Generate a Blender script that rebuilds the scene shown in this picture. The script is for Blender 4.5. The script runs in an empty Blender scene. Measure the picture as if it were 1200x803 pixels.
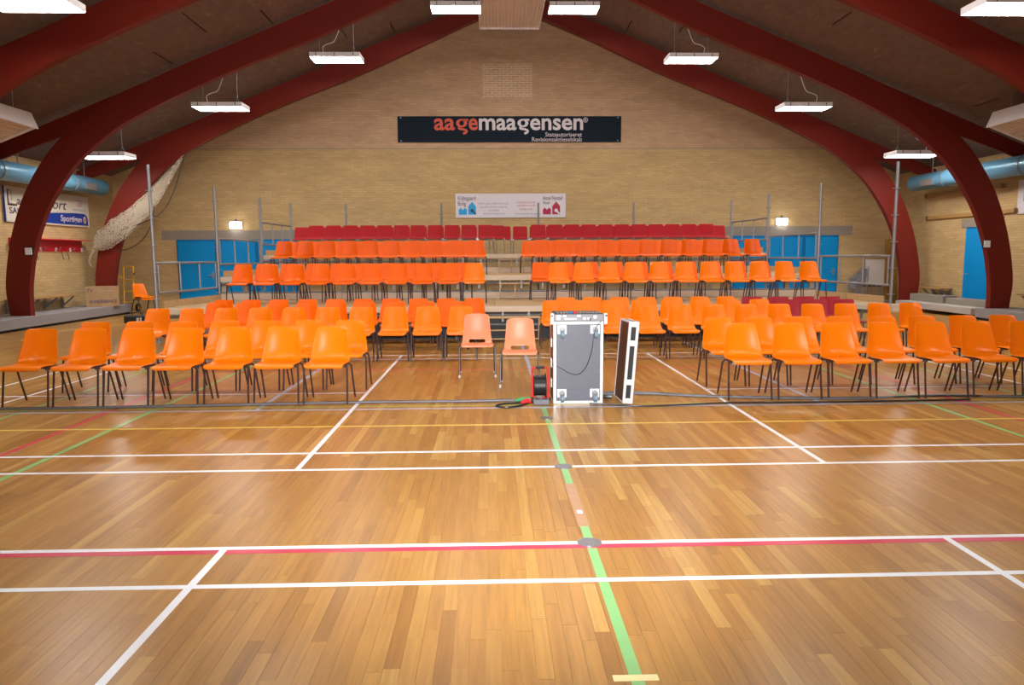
import bpy, bmesh, math, random
from mathutils import Vector, Matrix

# ------------------------------------------------------------------ camera, light, exposure
scene = bpy.context.scene
C = bpy.data.collections.new('hall'); scene.collection.children.link(C)
CAM = Vector((-0.5217, -3.793, 1.5598))
PITCH, YAW, ROLL, FPX = 0.117973, 0.027089, -0.005631, 845.94
fw = Vector((math.sin(YAW)*math.cos(PITCH), math.cos(YAW)*math.cos(PITCH), -math.sin(PITCH)))
rt = Vector((math.cos(YAW), -math.sin(YAW), 0)); up = rt.cross(fw)
r2 = rt*math.cos(ROLL)+up*math.sin(ROLL); u2 = up*math.cos(ROLL)-rt*math.sin(ROLL)
cd = bpy.data.cameras.new('camera'); cam = bpy.data.objects.new('camera', cd); C.objects.link(cam)
cd.sensor_width = 36; cd.lens = FPX/1200*36; cd.clip_end = 200; cd.clip_start = 0.05
M4 = Matrix((r2, u2, -fw)).transposed().to_4x4(); M4.translation = CAM
cam.matrix_world = M4
scene.camera = cam
w = bpy.data.worlds.new('world'); scene.world = w; w.use_nodes = True
w.node_tree.nodes['Background'].inputs[0].default_value = (0.9, 0.95, 1, 1)
w.node_tree.nodes['Background'].inputs[1].default_value = 0.0
LAMP = 42.0                    # radiance of the ceiling lamps' diffusers
FLASH = 3500.0                  # the photographer's flash on top of the camera
fl = bpy.data.lights.new('camera_flash', 'SPOT'); fl.energy = FLASH; fl.shadow_soft_size = 0.06
fl.spot_size = math.radians(84); fl.spot_blend = 1.0; fl.color = (1.0, 0.985, 0.98)
flo = bpy.data.objects.new('camera_flash', fl); C.objects.link(flo)
Mf = M4 @ Matrix.Rotation(math.radians(9.5), 4, 'X'); Mf.translation = CAM+u2*0.16-fw*0.02; flo.matrix_world = Mf
vs = scene.view_settings
vs.view_transform = 'Standard'; vs.look = 'None'; vs.gamma = 1.0; vs.use_curve_mapping = False
vs.exposure = 0.0
random.seed(7)
XC, HW = 0.1, 12.1             # hall centre line, half width
YB, YF = 18.8, -20.0           # back gable wall, wall behind the camera
RIDGE, SLOPE = 8.95, 0.405
def zc(x): return RIDGE-SLOPE*abs(x-XC)

# ------------------------------------------------------------------ materials
def nodes(name):
    m = bpy.data.materials.new(name); m.use_nodes = True
    nt = m.node_tree; b = nt.nodes['Principled BSDF']
    return m, nt, b
def N(nt, typ, **kw):
    n = nt.nodes.new(typ)
    for k, v in kw.items(): setattr(n, k, v)
    return n
def mat(name, col, rough=0.5, metal=0.0, spec=0.5, var=0.12, scale=12.0, emit=None, coat=0.0, bump=0.0, sub=0.0):
    m, nt, b = nodes(name)
    b.inputs['Roughness'].default_value = rough; b.inputs['Metallic'].default_value = metal
    b.inputs['Specular IOR Level'].default_value = spec; b.inputs['Coat Weight'].default_value = coat
    tc = N(nt, 'ShaderNodeTexCoord'); no = N(nt, 'ShaderNodeTexNoise'); no.inputs['Scale'].default_value = scale
    no.inputs['Detail'].default_value = 4
    nt.links.new(tc.outputs['Object'], no.inputs['Vector'])
    mx = N(nt, 'ShaderNodeMix', data_type='RGBA')
    a = [max(0, c*(1-var)) for c in col]; d = [min(1, c*(1+var)) for c in col]
    mx.inputs['A'].default_value = (*a, 1); mx.inputs['B'].default_value = (*d, 1)
    nt.links.new(no.outputs['Fac'], mx.inputs['Factor'])
    nt.links.new(mx.outputs['Result'], b.inputs['Base Color'])
    if emit:
        b.inputs['Emission Color'].default_value = (*emit[0], 1); b.inputs['Emission Strength'].default_value = emit[1]
    if bump:
        bp = N(nt, 'ShaderNodeBump'); bp.inputs['Strength'].default_value = bump; bp.inputs['Distance'].default_value = 0.01
        nt.links.new(no.outputs['Fac'], bp.inputs['Height']); nt.links.new(bp.outputs['Normal'], b.inputs['Normal'])
    return m
def brick_mat(name, axis, gable=False):
    m, nt, b = nodes(name)
    b.inputs['Roughness'].default_value = 0.85; b.inputs['Specular IOR Level'].default_value = 0.25
    g = N(nt, 'ShaderNodeNewGeometry'); s = N(nt, 'ShaderNodeSeparateXYZ'); cx = N(nt, 'ShaderNodeCombineXYZ')
    nt.links.new(g.outputs['Position'], s.inputs[0])
    nt.links.new(s.outputs[axis], cx.inputs[0]); nt.links.new(s.outputs['Z'], cx.inputs[1])
    br = N(nt, 'ShaderNodeTexBrick'); br.offset = 0.5
    nt.links.new(cx.outputs[0], br.inputs['Vector'])
    br.inputs['Scale'].default_value = 1; br.inputs['Mortar Size'].default_value = 0.007
    br.inputs['Mortar Smooth'].default_value = 0.3; br.inputs['Bias'].default_value = 0.0
    br.inputs['Brick Width'].default_value = 0.24; br.inputs['Row Height'].default_value = 0.0667
    br.inputs['Color1'].default_value = (0.56, 0.385, 0.175, 1); br.inputs['Color2'].default_value = (0.49, 0.325, 0.145, 1)
    br.inputs['Mortar'].default_value = (0.40, 0.30, 0.17, 1)
    no = N(nt, 'ShaderNodeTexNoise'); no.inputs['Scale'].default_value = 1.3; no.inputs['Detail'].default_value = 6
    st = N(nt, 'ShaderNodeMapping'); st.inputs['Scale'].default_value = (0.6, 2.4, 1)
    nt.links.new(cx.outputs[0], st.inputs[0]); nt.links.new(st.outputs[0], no.inputs['Vector'])
    rp = N(nt, 'ShaderNodeMapRange'); rp.inputs['From Min'].default_value = 0.3; rp.inputs['From Max'].default_value = 0.7
    rp.inputs['To Min'].default_value = 0.91; rp.inputs['To Max'].default_value = 1.08
    nt.links.new(no.outputs['Fac'], rp.inputs['Value'])
    mu = N(nt, 'ShaderNodeMix', data_type='RGBA', blend_type='MULTIPLY'); mu.inputs['Factor'].default_value = 1
    nt.links.new(br.outputs['Color'], mu.inputs['A']); nt.links.new(rp.outputs['Result'], mu.inputs['B'])
    out = mu.outputs['Result']
    if gable:
        # brick above the joint is tinted bluer to cancel the warm floor bounce light; a patch near the ridge was repointed in pale mortar
        gt = N(nt, 'ShaderNodeMath', operation='GREATER_THAN'); gt.inputs[1].default_value = 4.85
        nt.links.new(s.outputs['Z'], gt.inputs[0])
        m2 = N(nt, 'ShaderNodeMix', data_type='RGBA', blend_type='MULTIPLY')
        m2.inputs['B'].default_value = (1.02, 0.99, 1.24, 1)
        nt.links.new(gt.outputs[0], m2.inputs['Factor']); nt.links.new(out, m2.inputs['A'])
        ax = N(nt, 'ShaderNodeMath', operation='COMPARE'); ax.inputs[1].default_value = 0.0; ax.inputs[2].default_value = 0.74
        az = N(nt, 'ShaderNodeMath', operation='COMPARE'); az.inputs[1].default_value = 6.84; az.inputs[2].default_value = 0.5
        nt.links.new(s.outputs['X'], ax.inputs[0]); nt.links.new(s.outputs['Z'], az.inputs[0])
        an = N(nt, 'ShaderNodeMath', operation='MULTIPLY'); nt.links.new(ax.outputs[0], an.inputs[0]); nt.links.new(az.outputs[0], an.inputs[1])
        a2 = N(nt, 'ShaderNodeMath', operation='MULTIPLY'); nt.links.new(an.outputs[0], a2.inputs[0]); nt.links.new(br.outputs['Fac'], a2.inputs[1])
        m3 = N(nt, 'ShaderNodeMix', data_type='RGBA'); m3.inputs['B'].default_value = (0.75, 0.66, 0.52, 1)
        nt.links.new(a2.outputs[0], m3.inputs['Factor']); nt.links.new(m2.outputs['Result'], m3.inputs['A'])
        out = m3.outputs['Result']
    nt.links.new(out, b.inputs['Base Color'])
    bp = N(nt, 'ShaderNodeBump'); bp.inputs['Strength'].default_value = 0.35; bp.inputs['Distance'].default_value = 0.006; bp.invert = True
    nt.links.new(br.outputs['Fac'], bp.inputs['Height']); nt.links.new(bp.outputs['Normal'], b.inputs['Normal'])
    return m
def floor_mat(name, src):
    m, nt, b = nodes(name)
    if src == 'object':
        oi = N(nt, 'ShaderNodeObjectInfo'); rnd = oi.outputs['Random']
    else:
        ge = N(nt, 'ShaderNodeNewGeometry'); rnd = ge.outputs['Random Per Island']
    g = N(nt, 'ShaderNodeNewGeometry')
    ramp = N(nt, 'ShaderNodeValToRGB'); e = ramp.color_ramp.elements
    e[0].position = 0.0; e[0].color = (0.325, 0.145, 0.026, 1)
    e[1].position = 1.0; e[1].color = (0.540, 0.305, 0.078, 1)
    for p, c in ((0.12, (0.390, 0.180, 0.034, 1)), (0.5, (0.425, 0.205, 0.042, 1)), (0.85, (0.465, 0.235, 0.052, 1))):
        q = e.new(p); q.color = c
    nt.links.new(rnd, ramp.inputs[0])
    sc = N(nt, 'ShaderNodeVectorMath', operation='MULTIPLY'); sc.inputs[1].default_value = (38, 2.2, 1)
    nt.links.new(g.outputs['Position'], sc.inputs[0])
    of = N(nt, 'ShaderNodeMath', operation='MULTIPLY'); of.inputs[1].default_value = 170
    nt.links.new(rnd, of.inputs[0])
    ad = N(nt, 'ShaderNodeVectorMath', operation='ADD'); nt.links.new(sc.outputs[0], ad.inputs[0]); nt.links.new(of.outputs[0], ad.inputs[1])
    no = N(nt, 'ShaderNodeTexNoise'); no.inputs['Scale'].default_value = 1; no.inputs['Detail'].default_value = 7
    no.inputs['Roughness'].default_value = 0.62; no.inputs['Distortion'].default_value = 0.25
    nt.links.new(ad.outputs[0], no.inputs['Vector'])
    rp = N(nt, 'ShaderNodeMapRange'); rp.inputs['From Min'].default_value = 0.28; rp.inputs['From Max'].default_value = 0.7
    rp.inputs['To Min'].default_value = 0.78; rp.inputs['To Max'].default_value = 1.14
    nt.links.new(no.outputs['Fac'], rp.inputs['Value'])
    mu = N(nt, 'ShaderNodeMix', data_type='RGBA', blend_type='MULTIPLY'); mu.inputs['Factor'].default_value = 1
    nt.links.new(ramp.outputs[0], mu.inputs['A']); nt.links.new(rp.outputs['Result'], mu.inputs['B'])
    # scuffs
    n2 = N(nt, 'ShaderNodeTexNoise'); n2.inputs['Scale'].default_value = 1; n2.inputs['Detail'].default_value = 4; n2.inputs['Roughness'].default_value = 0.6
    s2 = N(nt, 'ShaderNodeVectorMath', operation='MULTIPLY'); s2.inputs[1].default_value = (160, 60, 1); nt.links.new(g.outputs['Position'], s2.inputs[0])
    nt.links.new(s2.outputs[0], n2.inputs['Vector'])
    r3 = N(nt, 'ShaderNodeMapRange'); r3.inputs['From Min'].default_value = 0.70; r3.inputs['From Max'].default_value = 0.80; r3.inputs['To Max'].default_value = 0.35
    nt.links.new(n2.outputs['Fac'], r3.inputs['Value'])
    sm = N(nt, 'ShaderNodeMix', data_type='RGBA'); sm.inputs['B'].default_value = (0.72, 0.55, 0.33, 1)
    nt.links.new(r3.outputs['Result'], sm.inputs['Factor']); nt.links.new(mu.outputs['Result'], sm.inputs['A'])
    nt.links.new(sm.outputs['Result'], b.inputs['Base Color'])
    n3 = N(nt, 'ShaderNodeTexNoise'); n3.inputs['Scale'].default_value = 1.1; n3.inputs['Detail'].default_value = 3
    nt.links.new(g.outputs['Position'], n3.inputs['Vector'])
    r4 = N(nt, 'ShaderNodeMapRange'); r4.inputs['To Min'].default_value = 0.25; r4.inputs['To Max'].default_value = 0.34
    nt.links.new(n3.outputs['Fac'], r4.inputs['Value']); nt.links.new(r4.outputs['Result'], b.inputs['Roughness'])
    b.inputs['Specular IOR Level'].default_value = 0.34
    return m
def ceiling_mat():
    m, nt, b = nodes('wood_wool_board')
    b.inputs['Roughness'].default_value = 0.95; b.inputs['Specular IOR Level'].default_value = 0.1
    g = N(nt, 'ShaderNodeNewGeometry')
    mp = N(nt, 'ShaderNodeMapping'); mp.inputs['Scale'].default_value = (6, 2.2, 6)
    nt.links.new(g.outputs['Position'], mp.inputs[0])
    no = N(nt, 'ShaderNodeTexNoise'); no.inputs['Scale'].default_value = 1.4; no.inputs['Detail'].default_value = 8; no.inputs['Roughness'].default_value = 0.7
    nt.links.new(mp.outputs[0], no.inputs['Vector'])
    ra = N(nt, 'ShaderNodeValToRGB'); e = ra.color_ramp.elements
    e[0].position = 0.3; e[0].color = (0.150, 0.106, 0.088, 1); e[1].position = 0.72; e[1].color = (0.34, 0.255, 0.215, 1)
    q = e.new(0.62); q.color = (0.195, 0.14, 0.12, 1)
    nt.links.new(no.outputs['Fac'], ra.inputs[0]); nt.links.new(ra.outputs[0], b.inputs['Base Color'])
    bp = N(nt, 'ShaderNodeBump'); bp.inputs['Strength'].default_value = 0.4; nt.links.new(no.outputs['Fac'], bp.inputs['Height']); nt.links.new(bp.outputs[0], b.inputs['Normal'])
    return m
def wood(name, c1, c2, rough=0.6, sc=(2, 30, 30)):
    m, nt, b = nodes(name)
    b.inputs['Roughness'].default_value = rough
    tc = N(nt, 'ShaderNodeNewGeometry'); mp = N(nt, 'ShaderNodeMapping'); mp.inputs['Scale'].default_value = sc
    no = N(nt, 'ShaderNodeTexNoise'); no.inputs['Scale'].default_value = 1; no.inputs['Detail'].default_value = 5; no.inputs['Distortion'].default_value = 0.8
    nt.links.new(tc.outputs['Position'], mp.inputs[0]); nt.links.new(mp.outputs[0], no.inputs['Vector'])
    ra = N(nt, 'ShaderNodeValToRGB'); ra.color_ramp.elements[0].position = 0.3; ra.color_ramp.elements[0].color = (*c1, 1)
    ra.color_ramp.elements[1].position = 0.7; ra.color_ramp.elements[1].color = (*c2, 1)
    nt.links.new(no.outputs['Fac'], ra.inputs[0]); nt.links.new(ra.outputs[0], b.inputs['Base Color'])
    return m

def net_mat():
    m, nt, b = nodes('net_cord')
    b.inputs['Roughness'].default_value = 0.9; b.inputs['Base Color'].default_value = (0.50, 0.42, 0.31, 1)
    tc = N(nt, 'ShaderNodeTexCoord'); vo = N(nt, 'ShaderNodeTexVoronoi', feature='DISTANCE_TO_EDGE'); vo.inputs['Scale'].default_value = 17
    nt.links.new(tc.outputs['Object'], vo.inputs['Vector'])
    lt = N(nt, 'ShaderNodeMath', operation='LESS_THAN'); lt.inputs[1].default_value = 0.085
    nt.links.new(vo.outputs['Distance'], lt.inputs[0]); nt.links.new(lt.outputs[0], b.inputs['Alpha'])
    return m
M = dict(
    brick_x=brick_mat('yellow_brick_gable', 'X', True), brick_y=brick_mat('yellow_brick_side', 'Y'), ceiling=ceiling_mat(),
    plank=floor_mat('floor_strip', 'object'), field=floor_mat('floor_field', 'island'),
    slab=wood('floor_base', (0.26, 0.125, 0.032), (0.34, 0.17, 0.05), 0.4),
    red_beam=mat('red_painted_glulam', (0.165, 0.014, 0.007), 0.55, var=0.10, scale=2.0, spec=0.28),
    deep_orange=mat('deep_orange_plastic', (0.88, 0.132, 0.0015), 0.30, var=0.02, scale=3, spec=0.26),
    orange=mat('orange_plastic', (0.93, 0.200, 0.0012), 0.28, var=0.02, scale=3, spec=0.36),
    salmon=mat('salmon_plastic', (0.92, 0.275, 0.135), 0.32, var=0.02, scale=3),
    redplastic=mat('red_plastic', (0.35, 0.007, 0.012), 0.45, var=0.06, scale=4, spec=0.2),
    maroon=mat('maroon_fabric', (0.36, 0.010, 0.020), 0.55, var=0.10, scale=8),
    brown_steel=mat('brown_steel', (0.055, 0.028, 0.026), 0.38, spec=0.35),
    chrome=mat('chrome', (0.42, 0.42, 0.43), 0.35, metal=0.8),
    galv=mat('galvanised_steel', (0.27, 0.265, 0.275), 0.45, metal=0.45, scale=20),
    ply=wood('plywood', (0.46, 0.285, 0.125), (0.57, 0.375, 0.185), 0.6, (3, 18, 18)),
    pine=wood('pale_pine', (0.56, 0.44, 0.31), (0.68, 0.56, 0.43), 0.6, (1.5, 20, 40)),
    white=mat('white_enamel', (0.88, 0.87, 0.89), 0.45, var=0.04),
    heater=mat('heater_sheet', (0.72, 0.63, 0.56), 0.5, var=0.05, scale=3),
    diffuser=mat('lamp_diffuser', (0.9, 0.9, 0.9), 0.4, emit=((1.0, 0.965, 0.925), LAMP)),
    emergency=mat('emergency_diffuser', (0.9, 0.9, 0.9), 0.4, emit=((1.0, 0.98, 0.94), 26.0)),
    blue_door=mat('blue_paint', (0.0, 0.24, 0.58), 0.45, var=0.04, scale=2, spec=0.25),
    blue_dark=mat('blue_paint_frame', (0.0, 0.15, 0.37), 0.45, var=0.04, scale=2, spec=0.25),
    duct=mat('light_blue_sheet', (0.13, 0.34, 0.50), 0.35, var=0.05, scale=4, metal=0.2),
    concrete=mat('concrete', (0.26, 0.22, 0.18), 0.8, scale=9, bump=0.2),
    grey_plat=mat('grey_paint', (0.30, 0.28, 0.29), 0.5, var=0.1, scale=4),
    pale_plat=mat('pale_grey_board', (0.47, 0.43, 0.39), 0.55, var=0.08, scale=5),
    black=mat('black_matt', (0.012, 0.012, 0.014), 0.55), black_gloss=mat('black_rubber', (0.02, 0.02, 0.022), 0.4),
    navy=mat('navy_print', (0.005, 0.012, 0.022), 0.65, var=0.2, spec=0.15), txt_orange=mat('orange_print', (0.62, 0.075, 0.028), 0.5, var=0.03),
    txt_white=mat('white_print', (0.66, 0.60, 0.62), 0.5, var=0.03), signwhite=mat('white_sign', (0.66, 0.61, 0.64), 0.5, var=0.03),
    txt_dark=mat('dark_print', (0.06, 0.05, 0.09), 0.5), txt_grey=mat('grey_print', (0.42, 0.38, 0.46), 0.5), txt_pink=mat('pink_print', (0.55, 0.27, 0.33), 0.5),
    icon_blue=mat('blue_icon', (0.0, 0.32, 0.66), 0.5, var=0.02), icon_red=mat('red_icon', (0.42, 0.0, 0.045), 0.5, var=0.02), icon_navy=mat('navy_icon', (0.012, 0.03, 0.13), 0.5),
    cream=mat('cream_sign', (0.62, 0.56, 0.46), 0.5, var=0.03), royal=mat('royal_blue_print', (0.008, 0.035, 0.26), 0.5, var=0.03),
    redshelf=mat('red_lacquer', (0.58, 0.004, 0.018), 0.35, var=0.05), cardboard=wood('cardboard', (0.37, 0.22, 0.105), (0.43, 0.265, 0.13), 0.8, (6, 6, 2)),
    yellow=mat('yellow_paint', (0.80, 0.42, 0.01), 0.4), net=net_mat(),
    cord=mat('dark_cord', (0.04, 0.028, 0.02), 0.7), oak=wood('varnished_wood', (0.33, 0.17, 0.05), (0.45, 0.25, 0.085), 0.45, (20, 2, 20)),
    mustard=wood('mustard_wood', (0.30, 0.145, 0.022), (0.38, 0.19, 0.03), 0.5, (12, 12, 1.5)),
    l_white=mat('white_line_paint', (0.90, 0.92, 0.97), 0.3, var=0.03, scale=6), l_red=mat('red_line_paint', (0.62, 0.022, 0.075), 0.3, var=0.08, scale=6),
    l_green=mat('green_line_paint', (0.23, 0.52, 0.18), 0.3, var=0.08, scale=6), l_yellow=mat('yellow_line_paint', (0.78, 0.58, 0.12), 0.3, var=0.06, scale=6),
    l_blue=mat('blue_line_paint', (0.42, 0.49, 0.66), 0.3, var=0.06, scale=6), l_olive=mat('olive_line_paint', (0.42, 0.40, 0.045), 0.3, var=0.08, scale=6),
    l_tape=mat('pale_yellow_tape', (0.83, 0.74, 0.36), 0.5, var=0.03), patch=mat('bare_wood_patch', (0.47, 0.255, 0.13), 0.3, var=0.15, scale=20),
    socket=mat('floor_socket_metal', (0.27, 0.26, 0.27), 0.3, metal=0.7), case_grey=mat('grey_laminate', (0.11, 0.118, 0.150), 0.5, var=0.12, scale=24),
    alu=mat('aluminium_edge', (0.82, 0.81, 0.82), 0.35, metal=0.35, var=0.04), caster=mat('caster_tyre', (0.14, 0.22, 0.29), 0.5), case_brown=mat('brown_laminate', (0.075, 0.032, 0.020), 0.4),
    mixer=mat('grey_mixer', (0.22, 0.22, 0.24), 0.4, scale=40), red_tube=mat('red_enamel', (0.72, 0.03, 0.035), 0.35), green_plug=mat('green_plug', (0.03, 0.30, 0.09), 0.4),
    grey_cable=mat('grey_cable', (0.14, 0.14, 0.165), 0.5), blue_cap=mat('blue_cap', (0.02, 0.20, 0.50), 0.4), ink=mat('blue_ink', (0.05, 0.05, 0.15), 0.7), bronze=mat('dull_bronze', (0.2, 0.13, 0.07), 0.5, metal=0.5),
)

# ------------------------------------------------------------------ mesh helpers
class MB:
    def __init__(s): s.v = []; s.f = []
    def add(s, v, f):
        o = len(s.v); s.v += [tuple(p) for p in v]; s.f += [tuple(i+o for i in q) for q in f]; return s
    def box(s, x0, x1, y0, y1, z0, z1):
        return s.add([(x0,y0,z0),(x1,y0,z0),(x1,y1,z0),(x0,y1,z0),(x0,y0,z1),(x1,y0,z1),(x1,y1,z1),(x0,y1,z1)],
                     [(0,3,2,1),(4,5,6,7),(0,1,5,4),(1,2,6,5),(2,3,7,6),(3,0,4,7)])
    def obox(s, c, ax, ay, az, hx, hy, hz):
        c = Vector(c); v = []
        for k in (-1, 1):
            for (i, j) in ((-1,-1),(1,-1),(1,1),(-1,1)): v.append(c+ax*hx*i+ay*hy*j+az*hz*k)
        return s.add(v, [(0,3,2,1),(4,5,6,7),(0,1,5,4),(1,2,6,5),(2,3,7,6),(3,0,4,7)])
    def beam(s, a, b, wd, ht, upv=(0,0,1)):
        a = Vector(a); b = Vector(b); d = (b-a); L = d.length; d.normalize()
        u = Vector(upv); sx = d.cross(u)
        if sx.length < 1e-4: sx = d.cross(Vector((1,0,0)))
        sx.normalize(); u = sx.cross(d)
        return s.obox((a+b)/2, d, sx, u, L/2, wd/2, ht/2)
    def tube(s, pts, r, n=8, cap=True):
        pts = [Vector(p) for p in pts]; rings = []
        rr = r if isinstance(r, (list, tuple)) else [r]*len(pts)
        prev = None
        for i, p in enumerate(pts):
            d = (pts[min(i+1, len(pts)-1)]-pts[max(i-1, 0)]).normalized()
            a = prev if prev is not None else (Vector((0,0,1)) if abs(d.z) < 0.9 else Vector((1,0,0)))
            x = (a-d*a.dot(d)).normalized(); prev = x; y = d.cross(x)
            rings.append([p+(x*math.cos(t*2*math.pi/n)+y*math.sin(t*2*math.pi/n))*rr[i] for t in range(n)])
        v = [q for g in rings for q in g]; f = []
        for i in range(len(rings)-1):
            for t in range(n):
                f.append((i*n+t, i*n+(t+1) % n, (i+1)*n+(t+1) % n, (i+1)*n+t))
        if cap:
            f.append(tuple(reversed(range(n)))); f.append(tuple((len(rings)-1)*n+t for t in range(n)))
        return s.add(v, f)
    def prism(s, poly, d, base=0.0, plane='XZ'):
        # poly in a plane, extruded by d along the third axis from base
        n = len(poly)
        def P(a, b, h): return {'XZ': (a, h, b), 'XY': (a, b, h), 'YZ': (h, a, b)}[plane]
        v = [P(a, b, base) for a, b in poly]+[P(a, b, base+d) for a, b in poly]
        f = [tuple(range(n)), tuple(reversed(range(n, 2*n)))]+[(i, i+n, (i+1) % n+n, (i+1) % n) for i in range(n)]
        return s.add(v, f)
    def mesh(s, name, m, smooth=False, bevel=0.0):
        me = bpy.data.meshes.new(name); me.from_pydata(s.v, [], s.f); me.materials.append(m)
        bm = bmesh.new(); bm.from_mesh(me); bmesh.ops.recalc_face_normals(bm, faces=bm.faces)
        if bevel: bmesh.ops.bevel(bm, geom=bm.edges[:], offset=bevel, segments=1, affect='EDGES', profile=0.5)
        bm.to_mesh(me); bm.free()
        if smooth:
            for p in me.polygons: p.use_smooth = True
            if hasattr(me, 'set_sharp_from_angle'): me.set_sharp_from_angle(angle=math.radians(40))
        return me
    def build(s, name, m, parent=None, smooth=False, bevel=0.0):
        return link(name, s.mesh(name, m, smooth, bevel), parent)
def link(name, me, parent=None):
    o = bpy.data.objects.new(name, me); C.objects.link(o)
    if parent is not None: o.parent = parent
    return o
def empty(name, loc=(0,0,0), rz=0.0):
    o = bpy.data.objects.new(name, None); C.objects.link(o); o.location = loc; o.rotation_euler = (0, 0, rz); o.empty_display_size = 0.1
    return o
def tag(o, label, cat, group=None):
    o['label'] = label; o['category'] = cat
    if group: o['group'] = group
    return o
def struct(o, label=None):
    o['kind'] = 'structure'
    if label: o['label'] = label
    return o
def crom(pts, n):
    pts = [Vector(p) for p in pts]; out = []
    for i in range(len(pts)-1):
        p0 = pts[max(i-1, 0)]; p1 = pts[i]; p2 = pts[i+1]; p3 = pts[min(i+2, len(pts)-1)]
        for k in range(n):
            t = k/n
            out.append(0.5*((2*p1)+(p2-p0)*t+(2*p0-5*p1+4*p2-p3)*t*t+(3*p1-p0-3*p2+p3)*t**3))
    out.append(pts[-1]); return out
def text(body, m, parent, loc, height=None, width=None, normal='-Y', depth=0.004, name='lettering', align='LEFT', bold=0.0, shear=0.0, split=False):
    # lettering fitted to a width and a cap/x height; normal says which way it faces
    cu = bpy.data.curves.new(name, 'FONT'); cu.body = body; cu.size = 1.0; cu.offset = bold; cu.shear = shear; cu.resolution_u = 3
    to = bpy.data.objects.new(name, cu); C.objects.link(to)
    dg = bpy.context.evaluated_depsgraph_get(); me = bpy.data.meshes.new_from_object(to.evaluated_get(dg))
    bpy.data.objects.remove(to); bpy.data.curves.remove(cu)
    xs = [v.co.x for v in me.vertices]; ys = [v.co.y for v in me.vertices]
    x0, x1, y1 = min(xs), max(xs), max(ys)
    sx = width/(x1-x0) if width else height/y1
    sy = height/y1 if height else sx
    for v in me.vertices:
        x = (v.co.x-x0)*sx; y = v.co.y*sy
        if align == 'RIGHT': x -= (x1-x0)*sx
        if align == 'CENTER': x -= (x1-x0)*sx/2
        if normal == '-Y': v.co = (x, 0, y)
        elif normal == '+X': v.co = (0, x, y)
        elif normal == '-X': v.co = (0, -x, y)
        elif normal == '+Z': v.co = (x, y, 0)
    bm = bmesh.new(); bm.from_mesh(me)
    ge = bmesh.ops.extrude_face_region(bm, geom=bm.faces[:]); d = {'-Y': (0, depth, 0), '+X': (-depth, 0, 0), '-X': (depth, 0, 0), '+Z': (0, 0, -depth)}[normal]
    bmesh.ops.translate(bm, vec=d, verts=[g for g in ge['geom'] if isinstance(g, bmesh.types.BMVert)])
    bmesh.ops.recalc_face_normals(bm, faces=bm.faces); bm.to_mesh(me); bm.free()
    me.materials.clear(); me.materials.append(m)
    if split:      # one object per letter
        bm = bmesh.new(); bm.from_mesh(me); seen = set(); isl = []
        for v0 in bm.verts:
            if v0 in seen: continue
            st_ = [v0]; seen.add(v0); grp = []
            while st_:
                q = st_.pop(); grp.append(q)
                for ed in q.link_edges:
                    w_ = ed.other_vert(q)
                    if w_ not in seen: seen.add(w_); st_.append(w_)
            isl.append(grp)
        for grp in isl:
            ix = {v: i for i, v in enumerate(grp)}
            m2 = bpy.data.meshes.new('letter'); m2.from_pydata([v.co[:] for v in grp], [], [[ix[v] for v in f.verts] for f in bm.faces if f.verts[0] in ix])
            m2.materials.append(m); o = link('letter', m2, parent); o.location = loc
        bm.free(); return
    o = link(name, me, parent); o.location = loc
    if len(body) > 1: o['kind'] = 'stuff'
    return o
ORD = ['first', 'second', 'third', 'fourth', 'fifth', 'sixth', 'seventh', 'eighth', 'ninth', 'tenth', 'eleventh', 'twelfth', 'thirteenth', 'fourteenth']+[str(i)+'th' for i in range(15, 40)]

# ------------------------------------------------------------------ room shell
XL, XR = XC-HW, XC+HW
ceil_ = MB()
for s in (-1, 1):
    xe = XC+s*(HW+0.25)
    ceil_.prism([(XC, RIDGE), (xe, zc(xe)), (xe, zc(xe)+0.12), (XC, RIDGE+0.12)], YB+0.25-YF+0.25, YF-0.25)
ceil_o = struct(ceil_.build('ceiling', M['ceiling']), 'brown wood wool board ceiling sloping up to the ridge')
gp = [(XL-0.2, -0.1), (XR+0.2, -0.1), (XR+0.2, zc(XR)-0.08), (XC, RIDGE), (XL-0.2, zc(XL)-0.08)]
struct(MB().prism(gp, 0.2, YB).build('wall_back', M['brick_x']), 'yellow brick gable wall behind the grandstand')
struct(MB().prism(gp, 0.2, YF-0.2).build('wall_front', M['brick_x']), 'yellow brick gable wall opposite the grandstand')
struct(MB().box(XL-0.2, XL, YF, YB, -0.1, zc(XL)).build('wall_left', M['brick_y']), 'yellow brick side wall with the sports sign')
struct(MB().box(XR, XR+0.2, YF, YB, -0.1, zc(XR)).build('wall_right', M['brick_y']), 'yellow brick side wall with the blue door')
# seam battens under the ceiling boards
for x, y0, y1 in ((-6.47, 11.0, 12.2), (-5.34, 12.25, 13.1), (-4.21, 14.6, 15.75), (-3.11, 15.9, 16.75), (6.6, 10.9, 11.7), (3.2, 15.9, 16.7), (10.25, 11.7, 12.5), (-7.55, 12.1, 13.0), (4.3, 14.4, 15.3), (5.45, 13.3, 14.2)):
    MB().box(x-0.012, x+0.012, y0, y1, zc(x)-0.012, zc(x)+0.002).build('ceiling_seam', M['black'], ceil_o)

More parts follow.
